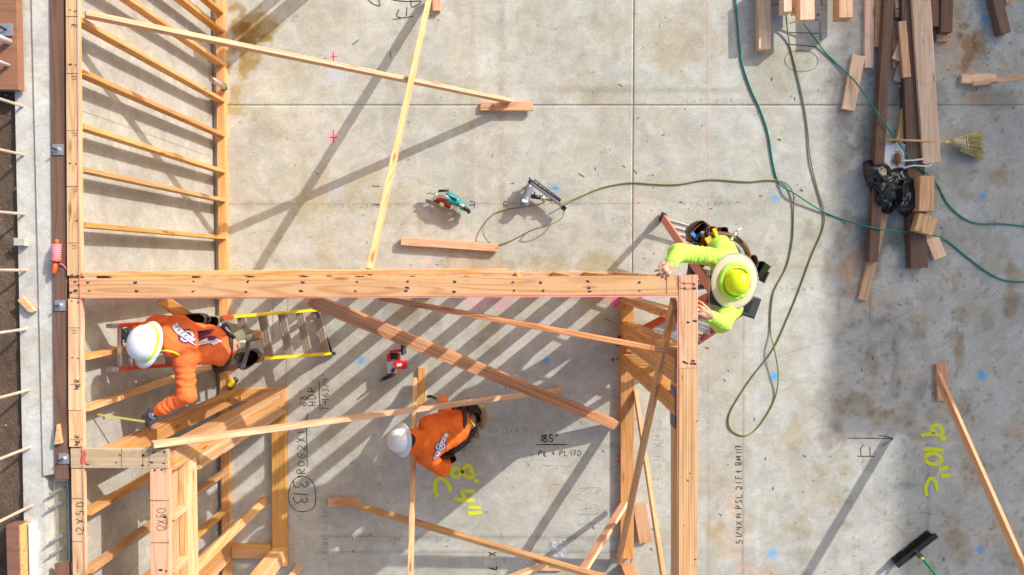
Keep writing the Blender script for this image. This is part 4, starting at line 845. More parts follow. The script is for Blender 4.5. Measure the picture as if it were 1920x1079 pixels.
def hand_prims(wr, d, palm_n, curl=.6, size=1.0, side=1):
    """wr wrist, d direction of the fingers, palm_n palm normal (towards the palm side)"""
    d = Vector(d).normalized(); n = Vector(palm_n); n = (n-d*n.dot(d)).normalized(); s = d.cross(n)*side; s_ = size
    T = lambda a, b, c_: tuple(wr+d*a*s_+s*b*s_+n*c_*s_)
    pr = [('c', T(0,0,0), T(.03,0,0), .027*s_, .027*s_), ('c', T(.03,-.022,0), T(.078,-.028,0), .017*s_, .014*s_), ('c', T(.03,0,0), T(.082,0,0), .018*s_, .015*s_), ('c', T(.03,.022,0), T(.075,.028,0), .017*s_, .014*s_)]
    for i, (b, L) in enumerate(((-.033,.062),(-.011,.074),(.011,.070),(.032,.055))):
        sp = b*1.25; k1 = T(.080,b,0); a1 = curl*.9; a2 = curl*1.9
        k2 = T(.080+L*.5*math.cos(a1), sp, L*.5*math.sin(a1)); k3 = T(.080+L*.5*math.cos(a1)+L*.5*math.cos(a2), sp*1.1, L*.5*math.sin(a1)+L*.5*math.sin(a2))
        pr += [('c', k1, k2, .0098*s_, .0088*s_), ('c', k2, k3, .0088*s_, .0075*s_)]
    pr += [('c', T(.012,-.024,.005), T(.045,-.050,.018), .014*s_, .011*s_), ('c', T(.045,-.050,.018), T(.075,-.052,.030), .011*s_, .0085*s_)]
    return pr
def helmet(c, up, fwd, shell, parent, full=False, sx=1.14, scale=1.0, ridge=True, name='hard_hat'):
    x, y, z = basis(up, fwd); M = M4(c, x, y, z) @ Matrix.Diagonal((scale,scale,scale,1)); m = MB()
    prof = [(.0,.118),(.03,.116),(.06,.106),(.085,.088),(.101,.062),(.108,.035),(.111,.01),(.112,.0)]
    prof += [(.128 if not full else .150, -.008), (.131 if not full else .156,-.012),(.128 if not full else .150,-.013),(.109,-.004),(.106,.01),(.098,.055),(.06,.10),(0,.112)]
    m.lathe(prof, M, 40, sx, 1.0)
    if not full:                                                  # front peak
        V = []; F = []; n = 14
        for i in range(n+1):
            an = math.radians(-68+136*i/n)
            for rr, zz in ((.108,.004),(.128+.030*math.cos(an)**2,-.013),(.127+.030*math.cos(an)**2,-.017),(.106,.0)): V.append((rr*math.cos(an)*sx, rr*math.sin(an), zz))
        for i in range(n):
            for j in range(4): a = i*4+j; b = i*4+(j+1)%4; F.append((a, a+4, b+4, b))
        m.add(V, F, M)
    o = m.obj(name, shell, parent, True)
    if ridge:
        for b in (-.022,0,.022):
            q = []
            for i in range(13):
                a = math.radians(-62+124*i/12); q.append(M @ Vector((.118*math.sin(a)*sx*.93, b, .117*math.cos(a)*.985-.002-abs(b)*.15)))
            MB().tube(q, .0045, 6).obj('shell_ridge', shell, o, True)
    return o, M
def band(M, parent, mat, r=.113, z0=-.002, z1=.020, sx=1.14):
    MB().lathe([(r,z0),(r+.004,(z0+z1)/2),(r-.003,z1),(r-.008,z1),(r-.006,z0),(r,z0)], M, 40, sx, 1.0).obj('hi_vis_band', mat, parent, True)
def pouch(c, out, up, w_, dpt, ht, mat, parent, name='pouch', tools=()):
    """open leather bucket with wall thickness; c: centre of the mouth"""
    x, y, z = basis(up, out); M = M4(Vector(c), x, y, z); m = MB(); n = 16; rings = []
    for (s, zz) in ((.72,-ht),(.95,-ht*.55),(1.0,0),(.90,.0),(.82,-ht*.6),(.6,-ht*.92)):
        r = []
        for k in range(n):
            a = 2*math.pi*k/n; ca, sa = math.cos(a), math.sin(a)
            r.append((x_ := (abs(ca)**.7*math.copysign(1,ca))*dpt/2*s+dpt*.12, (abs(sa)**.7*math.copysign(1,sa))*w_/2*s, zz+(.02 if ca < -.3 and zz == 0 else 0)))
        rings.append(r)
    V = [p for r in rings for p in r]; F = [tuple(range(n-1,-1,-1)), tuple(range(5*n,6*n))]
    for i in range(5):
        for k in range(n): F.append((i*n+k, i*n+(k+1)%n, (i+1)*n+(k+1)%n, (i+1)*n+k))
    m.add(V, F, M); o = m.obj(name, mat, parent, True); return o, M
def hammer(a, b, parent, wood_=False, hm=STEELD):
    a, b = Vector(a), Vector(b); d = (b-a).normalized(); o = MB().tube([a, a.lerp(b,.35), a.lerp(b,.5), b], [.014,.014,.009,.008], 10).obj('hammer_handle', BLK if not wood_ else HANDW, parent, True)
    n = d.cross(Vector((0,0,1))).normalized(); m = MB(); m.bar(b-n*.045, b+n*.02, .026, .026, tuple(d)); m.tube([b-n*.045, b-n*.06], .016, 10); m.tube(catmull([b+n*.02, b+n*.05-d*.006, b+n*.085-d*.03],4), [.011]*5+[.008]*3+[.004], 6)
    m.obj('hammer_head', SILV, o, True)
def boot(ank, toe, mat, sole, parent, z_s=None):
    ank, toe = Vector(ank), Vector(toe); d = (toe-ank); d.z = 0; d.normalize(); heel = ank-d*.05
    zt = toe.z if z_s is None else z_s
    h_ = Vector((heel.x,heel.y,zt+.045)); t_ = Vector((ank.x+d.x*.19, ank.y+d.y*.19, zt+.035))
    o = blob('boot', [('c', tuple(h_), tuple(ank+Vector((0,0,.04))), .045, .052), ('c', tuple(h_), tuple(t_), .042, .040), ('e', tuple(t_), (.05,.05,.04))], mat, parent, .008, .03)
    m = MB(); n = Vector((-d.y,d.x,0)); V = []
    for zz in (zt-.002, zt+.018):
        for (u, s_) in ((-.10,.028),(-.06,.044),(.05,.040),(.13,.052),(.20,.048),(.24,.025)): V.append(Vector((ank.x,ank.y,zz))+d*u+n*s_)
        for (u, s_) in ((.24,-.025),(.20,-.048),(.13,-.052),(.05,-.040),(-.06,-.044),(-.10,-.028)): V.append(Vector((ank.x,ank.y,zz))+d*u+n*s_)
    m.add(V, [tuple(range(11,-1,-1)), tuple(range(12,24))]+[(i,(i+1)%12,12+(i+1)%12,12+i) for i in range(12)]); m.obj('boot_sole', sole, o)
def person(label, J, hood_mat, trou_mat, skin, hood=True, wr_amp=.006, shw=.07):
    t = thing('person', label, 'person', (J['pel'].x, J['pel'].y, min(J['aL'].z, J['aR'].z)))
    T = lambda v: tuple(v)
    # one continuous body
    b = head_prims(J['head'], J['hup'], J['hfw'])+[('c', T(J['head']-J['hup']*.06), T(J['neck']), .056, .062), ('c', T(J['neck']), T(J['pel']), .09, .11), ('c', T(J['sL']), T(J['sR']), .05, .05)]
    for s in 'LR':
        b += [('c', T(J['s'+s]), T(J['e'+s]), .048, .038), ('c', T(J['e'+s]), T(J['w'+s]), .038, .027), ('c', T(J['pel']), T(J['h'+s]), .09, .085), ('c', T(J['h'+s]), T(J['k'+s]), .078, .052), ('c', T(J['k'+s]), T(J['a'+s]), .050, .036)]
    blob('body', b, skin, t, .010, .018); face_bits(J['head'], J['hup'], J['hfw'], t)
    lat = (J['sR']-J['sL']).normalized()
    h = [('c', T(J['sL'].lerp(J['sR'],.1)), T(J['sL'].lerp(J['sR'],.9)), .080, .080)]
    for s_ in (-1, 1): h.append(('c', T(J['chest']+lat*.070*s_), T(J['waist']+lat*.055*s_), .106, .095))
    h.append(('c', T(J['chest']), T(J['waist']), .11, .108)); h.append(('c', T(J['waist']-lat*.05), T(J['hem']-lat*.05), .102, .108)); h.append(('c', T(J['waist']+lat*.05), T(J['hem']+lat*.05), .102, .108))
    for s in 'LR': h += [('c', T(J['s'+s]), T(J['e'+s]), .078, .064, wr_amp*.7), ('c', T(J['e'+s]), T(J['w'+s]), .066, .045, wr_amp*.55)]
    if hood:
        u = (J['head']-J['neck']).normalized(); bk = J['back']
        for q in (-.075,-.045,0,.045,.075): h.append(('c', T(J['neck']+lat*q+bk*(.050-abs(q)*.35)+u*.055), T(J['neck']+lat*q*.9+bk*(.10-abs(q)*.5)-u*.08), .042, .048))
    blob('hoodie' if hood else 'shirt', h, hood_mat, t, .0095, .045, .0065, len(label))
    tr = [('c', T(J['hL']), T(J['hR']), .125, .125)]
    for s in 'LR': tr += [('c', T(J['h'+s]), T(J['k'+s]), .105, .078, .002), ('c', T(J['k'+s]), T(J['a'+s]), .076, .060, .003)]
    blob('trousers', tr, trou_mat, t, .012, .04, .003)
    for s in 'LR':
        d = (J['w'+s]-J['e'+s]).normalized(); blob('cuff', [('c', T(J['w'+s]-d*.045), T(J['w'+s]-d*.006), .045, .041)], hood_mat, t, .008, .01)
    return t
def decal(parent, target_names, origin_px, rot, scale, parts, z_guess):
    """printed emblem laid onto the garment: every vertex is dropped straight down onto the cloth"""
    g = [o for o in bpy.data.objects if o.parent == parent and o.name.split('.')[0] in target_names]
    vs = []; fs = []
    for o in g:
        n = len(vs); vs += [wmat(o) @ v.co for v in o.data.vertices]; fs += [tuple(i+n for i in p.vertices) for p in o.data.polygons]
    bvh = BVHTree.FromPolygons(vs, fs); c = P(*origin_px, z_guess); ca, sa = math.cos(rot), math.sin(rot); top = None
    for k, (nm, polys, mat) in enumerate(parts):
        m = MB()
        for poly in polys:
            V = []
            for (u, v) in poly:
                x = c.x+(u*ca-v*sa)*scale; y = c.y+(u*sa+v*ca)*scale; cp = Vector((0,0,CAMH)); hit = bvh.ray_cast(Vector((x,y,4)), Vector((0,0,-1)))
                z = hit[0].z if hit[0] else z_guess; V.append((x, y, z+.004+.0018*k))
            m.add(V, [tuple(range(len(V)))])
        o = m.obj(nm, mat, top or parent); top = top or o
def emblem_parts():
    def strip(pts, w0):
        out = []
        for i in range(len(pts)-1):
            a = Vector(pts[i]); b = Vector(pts[i+1]); 
            def nn(j):
                q = Vector(pts[min(j+1,len(pts)-1)])-Vector(pts[max(j-1,0)]); q.normalize(); return Vector((-q.y,q.x))
            na, nb = nn(i)*w0/2, nn(i+1)*w0/2; out.append([tuple(a+na),tuple(b+nb),tuple(b-nb),tuple(a-na)])
        return out
    cur = [(-1.0+.1*i, .12*math.sin(-1.6+.16*i)+.0) for i in range(21)]
    circ = lambda r, n=24, z=1: [[(0,0),(r*(1+z*(.07 if k % 2 else -.02))*math.cos(2*math.pi*k/n), r*(1+z*(.07 if k % 2 else -.02))*math.sin(2*math.pi*k/n)), (r*(1+z*(.07 if (k+1) % 2 else -.02))*math.cos(2*math.pi*(k+1)/n), r*(1+z*(.07 if (k+1) % 2 else -.02))*math.sin(2*math.pi*(k+1)/n))] for k in range(n)]
    let = []
    for i, ch in enumerate('TREEMAN'):
        for st in FONT[ch]:
            q = [(-.86+i*.25+u*.17, .12*math.sin(-1.6+1.6*(i*.25+.14+u*.17))-.085+v*.17) for u, v in st]; let += strip(q, .045)
    return [('emblem_gear', circ(.42), EMBP), ('emblem_ring', circ(.34,24,0), EMBW), ('emblem_centre', circ(.25,24,0), INK), ('emblem_banner_edge', strip(cur, .36), EMBP), ('emblem_banner', strip(cur, .29), EMBW), ('emblem_word', let, EMBP)]
V3 = lambda a, b, c: Vector((a, b, c))
# ---- worker 1: on the leaning ladder
J = dict(head=P(281,645,2.42), hup=V3(-.50,.10,.85).normalized(), hfw=V3(-.35,-.75,-.35), neck=P(325,636,2.30), chest=P(352,642,2.16), waist=P(398,648,1.92), hem=P(414,650,1.80), pel=P(425,650,1.76),
         sL=P(346,676,2.24), sR=P(334,611,2.24), eL=P(350,742,2.22), wL=P(297,770,2.20), eR=P(298,608,2.22), wR=P(257,622,2.24), hL=P(430,668,1.70), hR=P(430,634,1.70), kL=P(435,668,1.42), kR=P(440,630,1.40), aL=P(470,672,1.10), aR=P(468,630,1.10), back=V3(.75,0,.5))
w1 = person('person in orange hoodie on the leaning ladder, white hard hat with lime band', J, ORH, KHAKI, SKIN)
hh, hM = helmet(P(276,643,2.46), V3(-.42,.16,.88), V3(-.35,-.85,-.1), HWHITE, w1, ridge=False, scale=1.1); band(hM, hh, NEON)
blob('glove', hand_prims(P(293,773,2.195), P(266,797,2.15)-P(293,773,2.195), V3(0,-.3,-1), .30, 1.3, 1), GLV, w1, .0065, .010)
blob('glove', hand_prims(P(252,620,2.235), P(218,636,2.22)-P(252,620,2.235), V3(0,0,-1), .7, 1.12, -1), GLV, w1, .0065, .010)
m = MB(); 
for (cx, cy) in ((284,780),(240,621)):
    for i in range(7):
        c = P(cx+random.uniform(-4,4), cy+random.uniform(-4,4), 2.2415 if cx > 260 else 2.2755); m.box(c, (.012,.004,.003), rot=Matrix.Rotation(random.random()*3,4,'Z'))
o = m.obj('glove_print', GLVP, w1); o['kind'] = 'stuff'
MB().tube(catmull([P(296,660,2.42),P(312,658,2.44),P(328,662,2.38),P(336,667,2.33)],6), .006, 6).obj('neck_cord', NEON, w1, True)
bz = [P(x,y,z) for x,y,z in ((413,600,1.80),(428,620,1.84),(432,650,1.86),(425,684,1.82),(405,694,1.72),(398,650,1.64),(402,606,1.72),(413,600,1.80))]
tb = MB().tube(catmull(bz,6), .024, 8).obj('tool_belt', LEAD, w1, True)
for (px,py,z,w_,dp,ht,mt,out) in ((364,603,1.98,.17,.10,.22,LEAD,V3(0,1,0)),(398,606,1.86,.11,.09,.2,KHAKI,V3(0,1,0)),(386,601,1.90,.06,.05,.16,LEAD,V3(0,1,0)),(440,672,1.78,.13,.10,.2,KHAKI,V3(.5,-.8,0)),(462,672,1.72,.20,.13,.24,LEAD,V3(.6,-.8,0)),(449,668,1.79,.07,.06,.2,LEAD,V3(.5,-.8,0))):
    pouch(P(px,py,z), out, V3(.18,0,1), w_, dp, ht, mt, tb)
hammer(P(440,634,1.86), P(412,610,1.92), tb); MB().bar(P(455,690,1.80), P(466,655,1.80), .03, .012, (1,0,0)).obj('pry_bar', STRAP, tb)
MB().tube([P(422,614,1.90),P(438,631,1.86)], .010, 6).obj('chisel', SILV, tb); MB().tube([P(450,642,1.82),P(459,641,1.83)], .012, 6).obj('marker_pen', WHT, tb); MB().tube([P(436,689,1.8),P(440,693,1.75)], .014, 6).obj('red_tool', RED, tb)
boot(J['aL'], J['aL']+V3(-.15,0,-.10), TANB, TANB, w1, 1.02); boot(J['aR'], J['aR']+V3(-.15,0,-.10), TANB, TANB, w1, 1.02)
decal(w1, ('hoodie',), (368,627), math.radians(-52), .125, emblem_parts(), 2.2)
tp = tag(MB().bar(P(181,777,2.25), P(272,791,2.20), .014, .006, (0,1,0)).obj('tape_blade', plain('olive_tape_blade', (.42,.44,.10), .5)), 'thin yellow tape measure blade held out by the ladder worker', 'tape measure')
# ---- worker 2: crouching
J = dict(head=P(757,826,1.14), hup=V3(-.80,.02,.60).normalized(), hfw=V3(-.5,-.15,-.85), neck=P(779,828,1.08), chest=P(808,828,1.02), waist=P(848,806,.90), hem=P(860,799,.82), pel=P(873,789,.74),
         sL=P(798,860,1.04), sR=P(800,796,1.04), eL=P(830,880,.84), wL=P(838,866,.60), eR=P(838,782,.86), wR=P(833,762,.60), hL=P(872,802,.66), hR=P(876,774,.66), kL=P(830,852,.48), kR=P(838,775,.46), aL=P(880,818,.12), aR=P(893,775,.12), back=V3(.1,.0,.9))
w2 = person('person in orange hoodie and white full brim hard hat crouching on the slab', J, ORH2, plain('dark_brown_work_cloth', (.05,.033,.025), .9, 0, .2, .3), SKIND)
helmet(P(752,826,1.18), V3(-.80,.06,.60), V3(-.5,-.2,-.8), HWHITE, w2, full=True, scale=1.02)
x, y, z = basis(J['hup'], J['hfw']); blob('hair', [('e', tuple(J['head']-x*.035-z*.02), (.085,.075,.085))], HAIR, w2, .008, .02)
blob('hand', hand_prims(P(833,760,.59), P(826,746,.55)-P(833,760,.59), V3(0,0,-1), .8, 1.05, 1), plain('orange_work_glove', (.70,.22,.10), .8), w2, .0065, .010)
blob('hand', hand_prims(P(838,866,.60), P(844,852,.52)-P(838,866,.60), V3(0,0,-1), .7, 1.05, 1), LEAD, w2, .0065, .010)
bz = [P(x,y,z) for x,y,z in ((868,764,.80),(872,780,.90),(868,800,.92),(858,822,.86),(850,826,.74),(852,790,.66),(860,765,.70),(868,764,.80))]
tb = MB().tube(catmull(bz,6), .026, 8).obj('tool_belt', LEAD, w2, True)
for (px,py,z,w_,dp,ht,mt,out) in ((874,771,.72,.10,.08,.2,LEAD,V3(.5,.8,0)),(890,774,.70,.13,.10,.2,LEAD,V3(.8,.6,0)),(882,800,.80,.13,.09,.2,LEAD,V3(.9,-.3,0)),(842,862,.66,.15,.08,.18,LEAD,V3(.3,-1,0)),(884,762,.70,.09,.06,.18,LEAD,V3(.6,.8,0)),(868,772,.80,.12,.09,.2,LEAD,V3(0,1,0)),(889,786,.80,.13,.11,.2,LEAD,V3(1,.3,0))):
    pouch(P(px,py,z), out, V3(.25,-.1,1), w_, dp, ht, mt, tb)
MB().tube([P(882,788,.84),P(890,800,.82)], .007, 6).obj('pencil', YEL, tb); MB().box(P(857,767,.74),(.06,.05,.04)).obj('blue_chalk_box', BLUT, tb)
for (px, py) in ((893,816),(868,840)):
    MB().tube(catmull([P(px-4,py-6,.5),P(px+4,py-3,.45),P(px+3,py+5,.4),P(px-4,py+4,.4)],5), .004, 5).obj('wire_loop', STEELD, tb, True)
boot(J['aL'], J['aL']+V3(-.15,-.02,-.1), TANB, TANB, w2, .005); boot(J['aR'], J['aR']+V3(-.15,-.03,-.1), TANB, TANB, w2, .005)
boot(P(903,792,.12), P(903,770,.02), TANB, TANB, w2, .02) if False else None
blob('kneeling_boot', [('e', tuple(P(904,783,.42)), (.052,.125,.05)), ('c', tuple(P(904,783,.40)), tuple(P(896,786,.2)), .05, .05)], TANB, w2, .008, .02)
decal(w2, ('hoodie',), (826,838), math.radians(56), .125, emblem_parts(), 1.1)
sw = thing('hand_saw_tool', 'small black curved hand tool held by the crouching worker', 'tool', P(815,747,.5))
MB().tube(catmull([P(802,744,.45),P(810,744,.5),P(818,748,.52),P(826,752,.55)],6), [.016]*6+[.012]*6+[.014]*7, 8).obj('tool_handle', BLK, sw, True); MB().bar(P(808,744,.47),P(820,746,.5),.03,.006).obj('tool_blade', SILV, sw)
# ---- worker 3: lime shirt on the open ladder
J = dict(head=P(1381,533,2.16), hup=V3(-.10,-.05,1).normalized(), hfw=V3(-.9,-.45,-.3), neck=P(1380,524,2.02), chest=P(1368,506,1.92), waist=P(1356,478,1.66), hem=P(1354,470,1.55), pel=P(1352,464,1.48),
         sL=P(1388,560,1.98), sR=P(1345,483,1.98), eL=P(1352,607,2.26), wL=P(1331,593,2.48), eR=P(1272,474,2.22), wR=P(1260,492,2.52), hL=P(1362,482,1.42), hR=P(1335,462,1.42), kL=P(1345,520,1.02), kR=P(1308,488,1.02), aL=P(1335,535,.62), aR=P(1301,503,.62), back=V3(.75,.55,.3))
w3 = person('person in lime shirt and wide sun brim hat, both hands on the wall corner', J, LIM, DTROU, SKIN, hood=False, wr_amp=.007)
hh, hM = helmet(P(1381,531,2.20), V3(-.02,-.03,1), V3(-.5,-.85,0), HLIME, w3, scale=.84, sx=1.08, ridge=True)
x, y, z = basis(V3(.05,-.04,1), V3(.10,1,0)); bc = P(1378,527.5,2.195); MBm = M4(bc, x, y, z); MBm = MBm
m = MB(); m.lathe([(.112,.012),(.125,.004),(.165,-.004),(.20,-.008),(.203,-.010),(.165,-.007),(.12,.0),(.112,.012)], MBm, 48, 1.06, .90); br = m.obj('sun_brim', BRIMC, hh, True)
MB().lathe([(.199,-.006),(.205,-.006),(.207,-.010),(.203,-.014),(.198,-.012),(.199,-.006)], MBm, 48, 1.06, .90).obj('brim_edge', BRIME, br, True)
MB().lathe([(.110,.018),(.120,.022),(.140,.010),(.143,.004),(.138,.003),(.114,.008),(.110,.018)], MBm, 48, 1.06, .92).obj('brim_collar', LIM, br, True)
blob('hand', hand_prims(P(1259,496,2.53), P(1247,512,2.585)-P(1259,496,2.53), V3(-.1,.1,-1), .75, 1.05, 1), SKIN, w3, .0062, .008)
blob('hand', hand_prims(P(1331,592,2.50), P(1312,578,2.56)-P(1331,592,2.50), V3(-.4,0,-1), .55, 1.1, -1), SKIN, w3, .0062, .008)
bz = [P(x,y,z) for x,y,z in ((1318,470,1.55),(1318,450,1.60),(1340,440,1.62),(1372,444,1.62),(1396,462,1.60),(1402,486,1.55),(1385,500,1.48),(1340,498,1.45),(1318,470,1.55))]
tb = MB().tube(catmull(bz,6), .026, 8).obj('tool_belt', LEA, w3, True)
for (px,py,z,w_,dp,ht,mt,out) in ((1318,440,1.60,.20,.14,.22,LEA,V3(-.7,.7,0)),(1312,432,1.62,.17,.10,.2,LEAD,V3(-.7,.7,0)),(1335,436,1.64,.10,.08,.2,LEA,V3(-.2,1,0)),(1358,434,1.60,.07,.06,.16,LEAD,V3(0,1,0)),(1410,492,1.55,.13,.09,.2,LEA,V3(1,.1,0)),(1424,505,1.52,.15,.10,.2,DPL,V3(1,-.1,0)),(1305,450,1.55,.08,.06,.18,LEAD,V3(-1,.4,0))):
    pouch(P(px,py,z), out, V3(.08,-.06,1), w_, dp, ht, mt, tb)
hammer(P(1394,458,1.60), P(1378,440,1.72), tb); MB().box(P(1329,450,1.66),(.055,.055,.03),rot=Matrix.Rotation(.5,4,'Z')).obj('tape_measure', YEL, tb); MB().box(P(1341,436,1.68),(.03,.07,.03),rot=Matrix.Rotation(.4,4,'Z')).obj('yellow_tool', YEL, tb)
MB().bar(P(1296,437,1.64),P(1308,448,1.62),.03,.02,(0,1,0)).obj('blue_pen_case', BLUT, tb); MB().bar(P(1299,456,1.60),P(1306,460,1.58),.03,.02,(0,1,0)).obj('blue_clip', BLUT, tb); MB().tube([P(1312,440,1.66),P(1322,446,1.62)], .02, 8).obj('socket_bit', DPL, tb); MB().box(P(1317,436,1.66),(.03,.02,.01)).obj('bright_clip', SILV, tb)
MB().bar(P(1424,520,1.52),P(1441,497,1.56),.05,.02,(0,1,0)).obj('nail_puller', STEELD, tb); MB().bar(P(1428,528,1.50),P(1437,508,1.54),.06,.02,(0,1,0)).obj('square_tool', DPL, tb)
boot(J['aL'], J['aL']+V3(-.15,0,-.1), LEA, RUB, w3, .54); boot(J['aR'], J['aR']+V3(-.03,-.15,-.1), LEA, TANB, w3, .54)
# ================================================================== TOOLS
def circ_saw():
    c = P(843,383,.12); t = thing('circular_saw', 'teal and silver circular saw with red guard lying on the slab', 'saw', P(843,383,0))
    ax = (P(880,398,.1)-P(812,368,.1)).normalized(); n = Vector((-ax.y,ax.x,0)); up = Vector((0,0,1)); q = lambda a, b, h: P(843,383,.0)+(ax*a+n*b)*1.22+up*h*.92
    MB().bar(q(-.20,-.055,.08), q(.09,-.055,.045), .085, .006, tuple(n*.45+up*.9)).obj('base_plate', plain('dull_grey_steel', (.34,.34,.35), .5, .3), t)
    disc = lambda r, o, th, mt, nm: MB().lathe([(0,th),(r,th),(r,0),(0,0)], M4(q(*o), ax, (up*.75+n*.66).normalized(), (up*.66-n*.75).normalized()), 28).obj(nm, mt, t, False)
    disc(.098, (-.05,-.015,.10), .008, REDO, 'blade_guard_lower'); disc(.03,(-.05,-.03,.115), .006, SILV, 'blade_washer')
    m = MB(); pr = []
    for i in range(20):
        a = math.radians(-20+230*i/19); pr.append(q(-.03+.098*math.cos(a), -.012+.050*math.sin(a), .10+.085*math.sin(a)))
    m.tube(pr, .024, 8).obj('upper_guard', SILV, t, True)
    blob('motor_housing', [('c', tuple(q(-.02,.05,.15)), tuple(q(.06,.05,.14)), .05, .046), ('c', tuple(q(.0,.02,.17)), tuple(q(.10,.03,.15)), .034, .03)], TEAL, t, .007, .02)
    m = MB(); m.tube(catmull([q(.07,.03,.17),q(.13,.03,.17),q(.17,.02,.12),q(.16,.01,.07),q(.10,.01,.06)],5), .020, 10).obj('rear_handle', TEAL, t, True)
    MB().tube(catmull([q(.14,.02,.175),q(.185,.01,.15),q(.19,.0,.10)],5), .021, 10).obj('grip', BLK, t, True)
    MB().tube([q(-.12,.06,.16),q(-.04,.10,.17)], .014, 8).obj('front_knob', BLK, t, True)
    MB().box(q(.02,.05,.20),(.09,.02,.01),rot=Matrix.Rotation(math.atan2(ax.y,ax.x),4,'Z')).obj('housing_vent', BLK, t)
    MB().bar(q(-.21,.0,.10),q(-.14,.04,.12),.04,.01).obj('bevel_bracket', ALU, t); MB().tube([q(-.17,.02,.13),q(-.13,.03,.16)], .012, 8).obj('bevel_knob', SILV, t); MB().box(q(.12,.03,.19),(.05,.02,.008),rot=Matrix.Rotation(math.atan2(ax.y,ax.x),4,'Z')).obj('trigger_label', WHT, t)
circ_saw()
def nail_gun():
    t = thing('nail_gun', 'grey framing nail gun with long black magazine beside the blue dot', 'nail gun', P(1010,365,0))
    z0 = .12
    m = blob('gun_body', [('c', tuple(P(992,352,z0)), tuple(P(986,372,z0)), .042, .046), ('c', tuple(P(985,376,z0)), tuple(P(983,381,z0)), .052, .05)], plain('grey_tool_casting', (.20,.23,.27), .45, .2), t, .007, .01)
    MB().bar(P(992,344,z0), P(996,338,z0), .07, .04, (0,0,1)).obj('nose_collar', STEELD, t); MB().tube([P(995,340,z0),P(993,333,z0)], [.018,.01], 8).obj('nose_tip', BLK, t)
    board('magazine', P(996,344,z0), P(1058,390,z0), .05, .024, STRAP, t, (0,0,1)); board('magazine_top', P(996,339,z0+.01), P(1051,378,z0+.01), .012, .024, STEELD, t, (0,0,1)); 
    for i in range(7):
        u = i/6; a = P(1000,343,z0).lerp(P(1048,379,z0),u); b = P(1003,338,z0).lerp(P(1051,374,z0),u); board('magazine_rib', a, b, .03, .01, STEELD, t, (0,0,1))
    board('magazine_outer_rail', P(1002,337,z0), P(1052,375,z0), .03, .010, STEELD, t, (0,0,1))
    MB().tube([P(996,368,z0),P(1014,371,z0)], .024, 10).obj('grip', BLK, t, True); MB().tube([P(1014,370,z0),P(1022,374,z0)], .032, 10).obj('air_cap', SILV, t, True); MB().tube([P(1022,374,z0),P(1036,377,z0)], [.014,.009], 8).obj('brass_coupling', BRASS, t, True)
    MB().tube(catmull([P(1000,358,z0),P(1003,362,z0),P(1000,366,z0)],4), .008, 6).obj('trigger', BLK, t); MB().box(P(1057,391,z0),(.05,.045,.05),rot=Matrix.Rotation(-.6,4,'Z')).obj('magazine_end', BLK, t)
    MB().tube([P(983,352,0),P(985,355,z0)], .01, 6).obj('rafter_hook', STEELD, t); MB().box(P(984,377,z0+.052),(.06,.03,.004),rot=Matrix.Rotation(-.2,4,'Z')).obj('body_label', WHT, t)
nail_gun()
def rotary():
    t = thing('rotary_hammer', 'red and grey cordless rotary hammer standing on the slab', 'power tool', P(742,682,0))
    z = .14
    board('battery', P(754,655,z), P(760,655,z), .16, .11, BLK, t, (0,0,1)); board('battery_label', P(756.5,660,z+.081), P(758.5,660,z+.081), .002, .07, SILV, t, (0,0,1))
    MB().bar(P(730,660,z), P(752,657,z), .05, .025).obj('handle', RED, t); MB().bar(P(728,664,z),P(730,680,z),.06,.03).obj('rear_spine', RED, t); MB().bar(P(748,664,z),P(748,678,z),.06,.025).obj('front_spine', RED, t); MB().bar(P(731,668,z-.02),P(747,668,z-.02),.04,.07).obj('dark_frame', BLK, t)
    board('motor_cover', P(740,684,z+.02), P(763,684,z+.02), .09, .085, RED, t, (0,0,1), cham=.012); board('cover_print', P(744,685,z+.067), P(753,684,z+.067), .002, .03, WHT, t, (0,0,1), cham=.0002)
    board('gear_case', P(734,678,z), P(736,699,z), .10, .095, ALU, t, (0,0,1), cham=.015); MB().lathe([(0,.012),(.02,.012),(.024,0)], Matrix.Translation(P(737,695,z+.05)), 14).obj('mode_dial', BLK, t)
    d = Vector((-.03,-.03,.05)).normalized(); a = P(731,703,z-.04)
    MB().tube([P(736,699,z-.02), P(729,706,z+.0)], [.036,.03], 12).obj('chuck_collar', DPL, t, True); MB().tube([P(729,706,z-.04), P(719,711,z-.06)], [.02,.024], 12).obj('chuck', BLK, t, True); MB().tube([P(733,703,z), P(742,702,z+.02)], .012, 8).obj('side_handle', RED, t, True)
    p = P(719,711,z-.08); MB().tube([p, p+Vector((-.004,.004,.08)), p+Vector((-.006,.006,.14))], [.018,.015,.012], 8).obj('drill_bit', STEELD, t)
rotary()
def dewalt():
    t = thing('impact_driver', 'small yellow and black driver on the small room plate corner', 'power tool', P(436,720,.08)); z = .16
    blob('driver_body', [('c', tuple(P(432,722,z)), tuple(P(438,715,z)), .035, .038)], YEL, t, .007, .01); MB().tube([P(438,716,z),P(443,711,z)], [.036,.03], 12).obj('motor_end', BLK, t, True)
    MB().tube([P(432,722,z),P(429,727,z-.02)], [.032,.024], 12).obj('nose_cone', BLK, t, True); MB().box(P(434,720,z-.08),(.05,.05,.12)).obj('grip', BLK, t)
dewalt()
